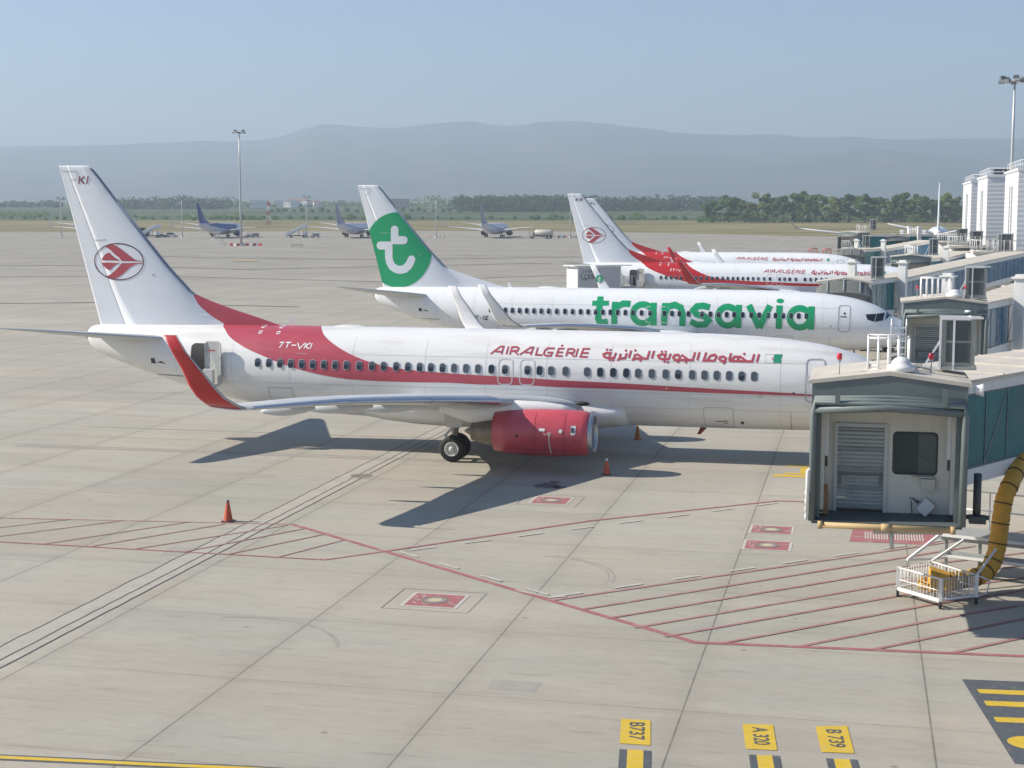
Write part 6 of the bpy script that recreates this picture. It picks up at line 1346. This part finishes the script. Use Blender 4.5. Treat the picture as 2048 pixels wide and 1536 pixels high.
def dolly(u, s, rz, label, load=False):
    t = empty("baggage_cart", at(s, px(u)), rz); tag(t, label, "baggage cart", "tugs and trailers by the far stands")
    m_ = MB(); m_.box((0,0,.55), (2.8,1.5,.12)); m_.beam((1.4,0,.5),(2.4,0,.35), .08); m_.build("deck", GREYFRAME, t)
    m_ = MB()
    for x in (-1.35,1.35):
        for y in (-.7,.7): m_.beam((x,y,.6),(x,y,1.9), .06)
    m_.box((0,0,1.95), (2.9,1.6,.08)); m_.build("cart_cover", RAIL, t)
    if load: m_ = MB(); m_.box((.1,0,1.05), (2.2,1.2,.9)); m_.build("cargo", mat("cargo_grey", (.25,.26,.28), .7), t)
    wheels_(t, [(-.9,-.65),(-.9,.65),(.9,-.65),(.9,.65)], .26, .15)
def fuel_truck(u, s, rz):
    t = empty("fuel_truck", at(s, px(u)), rz); tag(t, "pale fuel tanker truck left of the KR fin", "fuel truck")
    m_ = MB(); m_.lathe([(-4.6,.2),(-4.5,.9),(-4.2,1.15),(1.6,1.15),(1.9,.9),(2.0,.2)], (0,0,2.05), 'x', 24); m_.build("tank", mat("tank_cream", (.55,.52,.45), .45, noise=.1, nscale=2), t)
    m_ = MB(); m_.box((-1.0,0,.85), (8.2,1.9,.28)); m_.box((-1.5,-1.0,.9), (2.6,.5,.7)); m_.build("chassis", DARKSTEEL, t)
    m_ = MB(); m_.hexa([(2.4,-1.15,.6),(4.3,-1.15,.6),(4.3,1.15,.6),(2.4,1.15,.6),(2.4,-1.1,2.7),(3.9,-1.1,2.7),(3.9,1.1,2.7),(2.4,1.1,2.7)]); c_ = m_.build("cab", mat("tank_cream", (.55,.52,.45)), t)
    m_ = MB(); m_.hexa([(4.0,-1.0,1.7),(4.2,-1.0,1.7),(4.2,1.0,1.7),(4.0,1.0,1.7),(3.8,-1.0,2.5),(4.0,-1.0,2.5),(4.0,1.0,2.5),(3.8,1.0,2.5)]); m_.box((3.2,-1.14,2.1), (1.0,.06,.6)); m_.build("windscreen", GLASSD, c_)
    wheels_(t, [(-3.6,-1.0),(-3.6,1.0),(-2.4,-1.0),(-2.4,1.0),(3.2,-1.0),(3.2,1.0)], .52, .35)
RX = math.atan2(RTH.y, RTH.x)
stair_truck(308, 560, RX+.5, "blue-grey passenger stair truck at the edge of the red emblem fin"); stair_truck(598, 560, RX+.25, "pale passenger stair truck left of the mast near the far pale airliner")
suv(351, 568, RX+.1, "white car parked right of the blue-grey stair truck", RAIL)
fuel_truck(1080, 545, RX+PI-.3)
tug(506, 560, RX+.2, "grey tug by the nose of the blue finned airliner", GREYFRAME); dolly(516, 566, RX+.1, "baggage cart coupled behind the grey tug at the blue finned airliner", True)
tug(1122, 555, RX, "low white tow tractor with big black wheels left of the KR fin", RAIL, False); dolly(1146, 556, RX, "baggage cart half hidden by the KR fin")
dolly(623, 562, RX, "white baggage cart right of the pale stair truck"); dolly(636, 560, RX+.2, "loaded baggage cart farthest right of the pale stair truck", True)
tug(332, 565, RX+.7, "dark tug between the blue-grey stair truck and the white car", DARKSTEEL)
def lorry(u, s, rz, label):
    t = empty("box_lorry", at(s, px(u)), rz); tag(t, label, "lorry")
    m_ = MB(); m_.box((-.8,0,2.2), (5.4,2.3,2.4)); m_.build("cargo_box", mat("dark_green_body", (.03,.07,.07), .5), t)
    m_ = MB(); m_.hexa([(2.0,-1.1,.7),(3.6,-1.1,.7),(3.6,1.1,.7),(2.0,1.1,.7),(2.0,-1.05,2.5),(3.2,-1.05,2.5),(3.2,1.05,2.5),(2.0,1.05,2.5)]); m_.build("cab", DARKSTEEL, t)
    m_ = MB(); m_.box((0,0,.85), (6.6,1.8,.25)); m_.build("chassis", DARKSTEEL, t); wheels_(t, [(-2.4,-.95),(-2.4,.95),(2.6,-.95),(2.6,.95)], .48, .3)
lorry(288, 575, RX, "dark box lorry behind the blue-grey stair truck")
# maintenance trestle, barrier blocks and cones around the tall mast, stored barriers
t = empty("maintenance_steps", at(462, px(440)), RX); tag(t, "white open tubular maintenance steps below the blue finned airliner", "steps")
m_ = MB()
for x in (-2.6,2.6):
    for y in (-.8,.8): m_.tube([(x,y,0),(x*.25,y,3.0)], .06, 6)
for zz, w in ((.5,2.2),(1.2,1.75),(1.9,1.25),(2.6,.8)):
    for y in (-.8,.8): m_.tube([(-w,y,zz),(w,y,zz)], .05, 6)
m_.build("trestle_frame", RAIL, t); m_ = MB(); m_.box((0,0,3.05), (1.6,1.8,.08)); m_.build("top_deck", GREYFRAME, t); cage(t, -.75,.75,-.85,.85,3.05,1.0,3)
bb = None
for i, u in enumerate((469,476,482,494,500,507,514,521,526)):
    m_ = MB(); p = at(452-.6*(i % 3), px(u)); m_.hexa([(-.5,-.25,0),(.5,-.25,0),(.5,.25,0),(-.5,.25,0),(-.42,-.1,.75),(.42,-.1,.75),(.42,.1,.75),(-.42,.1,.75)])
    if bb is None: bb = [m_.build("barrier_block", [RED2, RAIL][k], None) for k in (0,1)]; o = bb[0]; bb[1].location = at(452, px(472)); tag(bb[1], "small red or white barrier block at the tallest mast's foot", "barrier block", "barrier blocks at the tallest mast")
    else: o = bb[i % 2].copy(); COL.objects.link(o)
    o.location = p; o.rotation_euler = (0,0,RX+random.uniform(-.4,.4)); tag(o, "small red or white barrier block at the tallest mast's foot", "barrier block", "barrier blocks at the tallest mast")
t = empty("barrier_row", at(431, px(598)), RX); tag(t, "low dark crowd barrier lying alone on the open apron", "barrier")
m_ = MB(); m_.tube([(-1.6,0,.05),(-1.6,0,1.0),(1.6,0,1.0),(1.6,0,.05)], .05, 6)
for k in range(12): m_.tube([(-1.5+.27*k,0,.15),(-1.5+.27*k,0,1.0)], .03, 5)
m_.build("barrier_frame", DARKSTEEL, t); m_ = MB()
for x in (-1.2,1.2): m_.box((x,0,.03), (.1,.7,.06))
m_.build("barrier_foot", DARKSTEEL, t)
cb = None
for i, u in enumerate((858,864,882,890,1132)):
    if cb is None:
        m_ = MB(); m_.lathe([(0,.3),(.06,.3),(.08,.18),(.8,.05),(.82,.01)], (0,0,0), 'z', 12); cb = m_.build("far_traffic_cone", CONE); o = cb
    else: o = cb.copy(); COL.objects.link(o)
    o.location = at(560, px(u)); tag(o, "tiny orange cone by the foot of a far floodlight mast", "traffic cone", "cones at the far masts")
t = empty("watch_cabin", at(840, px(269)), RX); tag(t, "small white watch cabin on legs at the grass edge", "cabin")
m_ = MB(); m_.box((0,0,2.9), (4.4,3.6,2.2)); m_.build("cabin_wall", RAIL, t); m_ = MB(); m_.box((0,0,4.15), (6.4,5.2,.3)); m_.build("flat_roof", RAIL, t)
m_ = MB(); m_.box((0,-1.82,3.1), (3.6,.08,1.0)); m_.build("cabin_window", GLASSD, t); m_ = MB()
for x in (-1.9,1.9):
    for y in (-1.5,1.5): m_.box((x,y,.9), (.3,.3,1.8))
m_.build("cabin_leg", GREYFRAME, t)

def lift(u, s, label):
    t = empty("scissor_lift", at(s, px(u)), RX); t.scale = (.5,.7,1); tag(t, label, "work lift", "red work lifts behind the KL airliner"); m_ = MB()
    for k in range(3):
        for y in (-.5,.5): m_.beam((-1.0,y,.7+1.1*k),(1.0,y,1.8+1.1*k), .09); m_.beam((1.0,y,.7+1.1*k),(-1.0,y,1.8+1.1*k), .09)
    m_.box((0,0,.5), (2.4,1.2,.5)); m_.box((0,0,4.05), (2.4,1.3,.12)); m_.build("scissor_frame", RED2, t)
    c_ = cage(t, -1.15, 1.15, -.6, .6, 4.1, 1.1, 3, r=.05); c_.data.materials[0] = RED2; wheels_(t, [(-.8,-.6),(-.8,.6),(.8,-.6),(.8,.6)], .25, .2)
lift(1621, 236, "small red scissor lift behind the KL airliner, left one"); lift(1648, 232, "small red scissor lift behind the KL airliner, right one")
# ---------------------------------------------------------------- trees
BARK = mat("eucalyptus_bark", (.20,.17,.13), .85, noise=.2, nscale=3)
def leaf_mat(name, c, var=.35):
    M = bpy.data.materials.new(name); M.use_nodes = True; N, L = nodes(M); b = N["Principled BSDF"]; tc = N.new("ShaderNodeTexCoord")
    n = N.new("ShaderNodeTexNoise"); n.inputs["Scale"].default_value = .55; n.inputs["Detail"].default_value = 3; L.new(tc.outputs["Object"], n.inputs["Vector"])
    cr = N.new("ShaderNodeValToRGB"); L.new(n.outputs["Fac"], cr.inputs[0]); e = cr.color_ramp.elements; e[0].position = .35; e[0].color = (*[v*(1-var) for v in c],1); e[1].position = .68; e[1].color = (*[v*(1+var) for v in c],1)
    L.new(cr.outputs[0], b.inputs["Base Color"]); b.inputs["Roughness"].default_value = .7; b.inputs["Specular IOR Level"].default_value = .2
    tr = N.new("ShaderNodeBsdfTranslucent"); L.new(cr.outputs[0], tr.inputs[0]); ms = N.new("ShaderNodeMixShader"); ms.inputs[0].default_value = .42
    L.new(b.outputs[0], ms.inputs[1]); L.new(tr.outputs[0], ms.inputs[2]); L.new(ms.outputs[0], N["Material Output"].inputs["Surface"]); return M
LEAVES = [leaf_mat("leaf_dark_green", (.155,.26,.075)), leaf_mat("leaf_grey_green", (.20,.285,.11)), leaf_mat("leaf_olive", (.26,.32,.10)), leaf_mat("leaf_deep_green", (.125,.215,.07))]
def leaf_cloud(m_, rnd, c, r, n, size):
    for _ in range(n):
        d = Vector((rnd.gauss(0,1), rnd.gauss(0,1), rnd.gauss(0,1))).normalized() * rnd.uniform(.45,1)**.6
        p = Vector(c)+Vector((d.x*r[0], d.y*r[1], d.z*r[2])); a = Vector((rnd.gauss(0,1),rnd.gauss(0,1),rnd.gauss(0,.6))).normalized(); b_ = a.cross(Vector((rnd.gauss(0,1),rnd.gauss(0,1),rnd.gauss(0,1)))).normalized()
        s_ = size*rnd.uniform(.6,1.4); m_.add([p-a*s_, p+b_*s_*.6, p+a*s_, p-b_*s_*.6], [(0,1,2,3)])
def tree_proto(seed, h, spread, ml, lm):
    rnd = random.Random(seed); t = empty("eucalyptus_tree"); m_ = MB(); th = h*.42
    m_.tube([(0,0,0),(.1,.05,th*.5),(-.1,.1,th),(.0,.0,h*.8)], [.42,.34,.28,.08], 8); limbs = []
    for k in range(7):
        a = 2*PI*k/7+rnd.uniform(-.4,.4); z0 = h*rnd.uniform(.2,.55); L_ = spread*rnd.uniform(.5,.95); z1 = z0+h*rnd.uniform(.15,.38); e = (L_*math.cos(a), L_*math.sin(a), z1); m_.tube([(0,0,z0),(e[0]*.5,e[1]*.5,z0+(z1-z0)*.45),e], [.18,.13,.05], 6); limbs.append(e)
    m_.build("trunk", BARK, t); m_ = MB()
    cl = limbs+[(rnd.uniform(-.5,.5)*spread*.6, rnd.uniform(-.5,.5)*spread*.6, h*rnd.uniform(.78,.93)) for _ in range(4)]+[(rnd.uniform(-.9,.9)*spread, rnd.uniform(-.9,.9)*spread, h*rnd.uniform(.22,.8)) for _ in range(13)]
    for c_ in cl:
        r = rnd.uniform(.20,.40)*spread; leaf_cloud(m_, rnd, c_, (r,r,r*rnd.uniform(.75,1.15)), ml//len(cl), .55)
    m_.build("crown", lm, t, recalc=False); return t
WOODL = leaf_mat("wood_leaf_dark", (.075,.115,.05))
TP = []
POS = "eucalyptus trees beyond the grass on the right"
TREES = [(1452,389,3.0,"first and leftmost"),(1490,400,2.4,"shorter second"),(1522,385,2.9,"third"),(1560,390,2.7,"fourth, olive"),(1592,381,3.2,"fifth, highest of the left half"),(1625,384,2.9,"sixth"),(1660,393,2.7,"seventh, lower"),(1690,387,3.0,"eighth"),(1722,387,2.9,"ninth"),(1748,390,2.6,"tenth, narrow"),(1772,400,2.3,"eleventh, low"),(1797,384,3.0,"twelfth"),(1828,387,2.8,"thirteenth"),(1856,395,2.5,"fourteenth"),(1882,386,3.0,"fifteenth, beside the pier tower"),(1418,402,2.2,"low one left of the row"),(1470,396,2.6,"one set back behind the first pair"),(1540,392,2.6,"one set back behind the third"),(1608,392,2.8,"one set back behind the fifth"),(1675,394,2.6,"one set back behind the seventh"),(1735,398,2.4,"one set back behind the ninth"),(1812,396,2.6,"one set back behind the twelfth"),(1900,392,2.8,"last one at the pier towers")]
for i, (u, ytop, sp, lab) in enumerate(TREES):
    s = 950+random.uniform(-18,18)+(35 if "set back" in lab else 0); p = at(s, px(u)); h = (430.1-ytop)*s/3029+10.32-p.z
    pk = i % 4
    if len(TP) <= pk: TP.append(tree_proto(20+pk, 20, 6.2, 4200, LEAVES[pk])); t = TP[pk]
    else: t = copy_tree(TP[pk])
    t.location = p; k = h/20; t.scale = (sp/2.9*1.15*k/max(k,.01)*1.0, sp/2.9*1.15, k); t.rotation_euler = (0,0,random.uniform(0,6.28))
    tag(t, f"tall eucalyptus in the right-hand row, {lab}", "tree", POS)
def thicket(name, label, pts, n, size, lm, seed, kind="stuff"):
    rnd = random.Random(seed); m_ = MB()
    for (c_, r) in pts: leaf_cloud(m_, rnd, c_, r, n, size)
    o = m_.build(name, lm, None, recalc=False); tag(o, label, "bushes", None, kind); return o
def row(u0, u1, s, h, step, rnd, jit=.5):
    P = []; u = u0
    while u < u1:
        p = at(s*(1+rnd.uniform(-.03,.03)), px(u)); hh = h*rnd.uniform(1-jit,1.1); w = hh*rnd.uniform(.6,1.0); P.append(((p.x,p.y,p.z+hh*.5),(w,w,hh*.55))); u += step*rnd.uniform(.6,1.3)
    return P
rn = random.Random(4)
thicket("undergrowth", "dark undergrowth at the foot of the eucalyptus row", row(1395,1915,960,5.5,9,rn), 130, .6, LEAVES[3], 5)
thicket("distant_wood", "long dark wood on the plain between the green and KR fins", row(915,1180,1520,15,5,rn,.2)+row(925,1440,1560,15,6,rn,.35), 120, 1.4, WOODL, 6)
thicket("distant_wood", "dark wood left of the red emblem fin and blue fin", row(228,470,1750,14,7,rn,.3)+row(-60,130,2000,9,9,rn,.5), 100, 1.5, WOODL, 7)
thicket("distant_scrub", "scrub and small trees in front of the distant village", row(460,920,2050,8,10,rn,.7)+row(550,930,1500,4,16,rn,.6)+row(840,900,1900,15,9,rn,.3), 70, 1.3, LEAVES[0], 8)
thicket("field_scrub", "scattered low bushes where grass meets fields", row(-80,1440,1060,2.6,26,rn,.7)+row(380,560,1030,4.2,12,rn,.5)+row(-40,110,1150,4.5,13,rn,.5), 90, .6, LEAVES[0], 9)
bp_ = None
for u, h, lab in ((1105,5,"bush left of the KR fin on the field edge"),(1072,4,"small bush left of the other field edge bush"),(815,4.5,"bush right of the green fin disc"),(705,4.5,"bush above the far pale airliner by the green fin"),(1212,4.5,"bush just right of the KR fin"),(1240,4,"second bush right of the KR fin"),(1272,6,"biggest bush right of the KR fin"),(485,5,"bush right of the blue fin at the tall mast")):
    m_ = MB(); leaf_cloud(m_, random.Random(u), (0,0,h*.45), (h*.75,h*.75,h*.5), 420, .45); m_.tube([(0,0,0),(0,0,h*.5)], .12, 6)
    o = m_.build("field_bush", LEAVES[0], None, recalc=False); o.location = at(1025, px(u)); tag(o, lab, "bush", "bushes on the field edge")

# ---------------------------------------------------------------- village on the plain
HW = [mat("house_white", (.78,.76,.73), .8), mat("house_cream", (.52,.44,.36), .8), mat("house_pink", (.55,.38,.33), .8)]
ROOFT = mat("house_roof_tile", (.30,.15,.09), .8)
def house(u, s, w, d, h, m_i, label, flat_=False):
    t = empty("village_house", at(s, px(u)), RX+random.uniform(-.4,.4)); tag(t, label, "house", "white houses of the distant village")
    m_ = MB(); m_.box((0,0,h/2), (w,d,h)); m_.build("wall", HW[m_i], t); m_ = MB()
    if flat_: m_.box((0,0,h+.2), (w+.3,d+.3,.4)); m_.build("roof", HW[m_i], t)
    else: m_.add([(-w/2-.4,-d/2-.4,h),(w/2+.4,-d/2-.4,h),(w/2+.4,d/2+.4,h),(-w/2-.4,d/2+.4,h),(-w/2-.4,0,h+d*.28),(w/2+.4,0,h+d*.28)], [(0,1,5,4),(2,3,4,5),(1,2,5),(3,0,4),(0,3,2,1)]); m_.build("roof", ROOFT, t)
    m_ = MB()
    for k in range(max(2, int(w/4))): m_.box((-w/2+(k+.5)*w/max(2,int(w/4)), -d/2-.03, h*.55), (1.1,.08,1.3))
    m_.build("window_row", GLASSD, t)
random.seed(12)
house(524, 1900, 20, 12, 9, 0, "big plain white building left of the radio mast", True)
house(800, 1850, 26, 14, 11, 2, "pink-white block above the green fin disc's edge", True)
SH = "one of many tiny pale houses in the distant village"
for i in range(34):
    u = random.choice([random.uniform(560,665), random.uniform(560,700), random.uniform(838,915), random.uniform(560,640)]); s = random.uniform(1950,2500)
    house(u, s, random.uniform(7,13), random.uniform(7,10), random.uniform(5,9), random.choice([0,0,0,1]), SH, random.random() < .85)

# ---------------------------------------------------------------- haze over the whole plain
m_ = MB(); c_ = Vector((CAM.x, CAM.y, 0)) + FWH*5000; HZT = max(v.co.z for o in bpy.data.objects if o.name.startswith('hills') for v in o.data.vertices)+12; m_.box((c_.x, c_.y, HZT/2-.5), (30000, 30000, HZT+1)); hz_ = m_.build("haze", [bpy.data.materials.new("haze_air")])
HM = hz_.data.materials[0]; HM.use_nodes = True; N, L = nodes(HM); N.remove(N["Principled BSDF"]); v = N.new("ShaderNodeVolumePrincipled"); v.inputs["Color"].default_value = (.555,.65,.785,1); v.inputs["Density"].default_value = .00023; v.inputs["Anisotropy"].default_value = .2
L.new(v.outputs[0], N["Material Output"].inputs["Volume"]); tag(hz_, kind="stuff")
print('haze top', HZT)
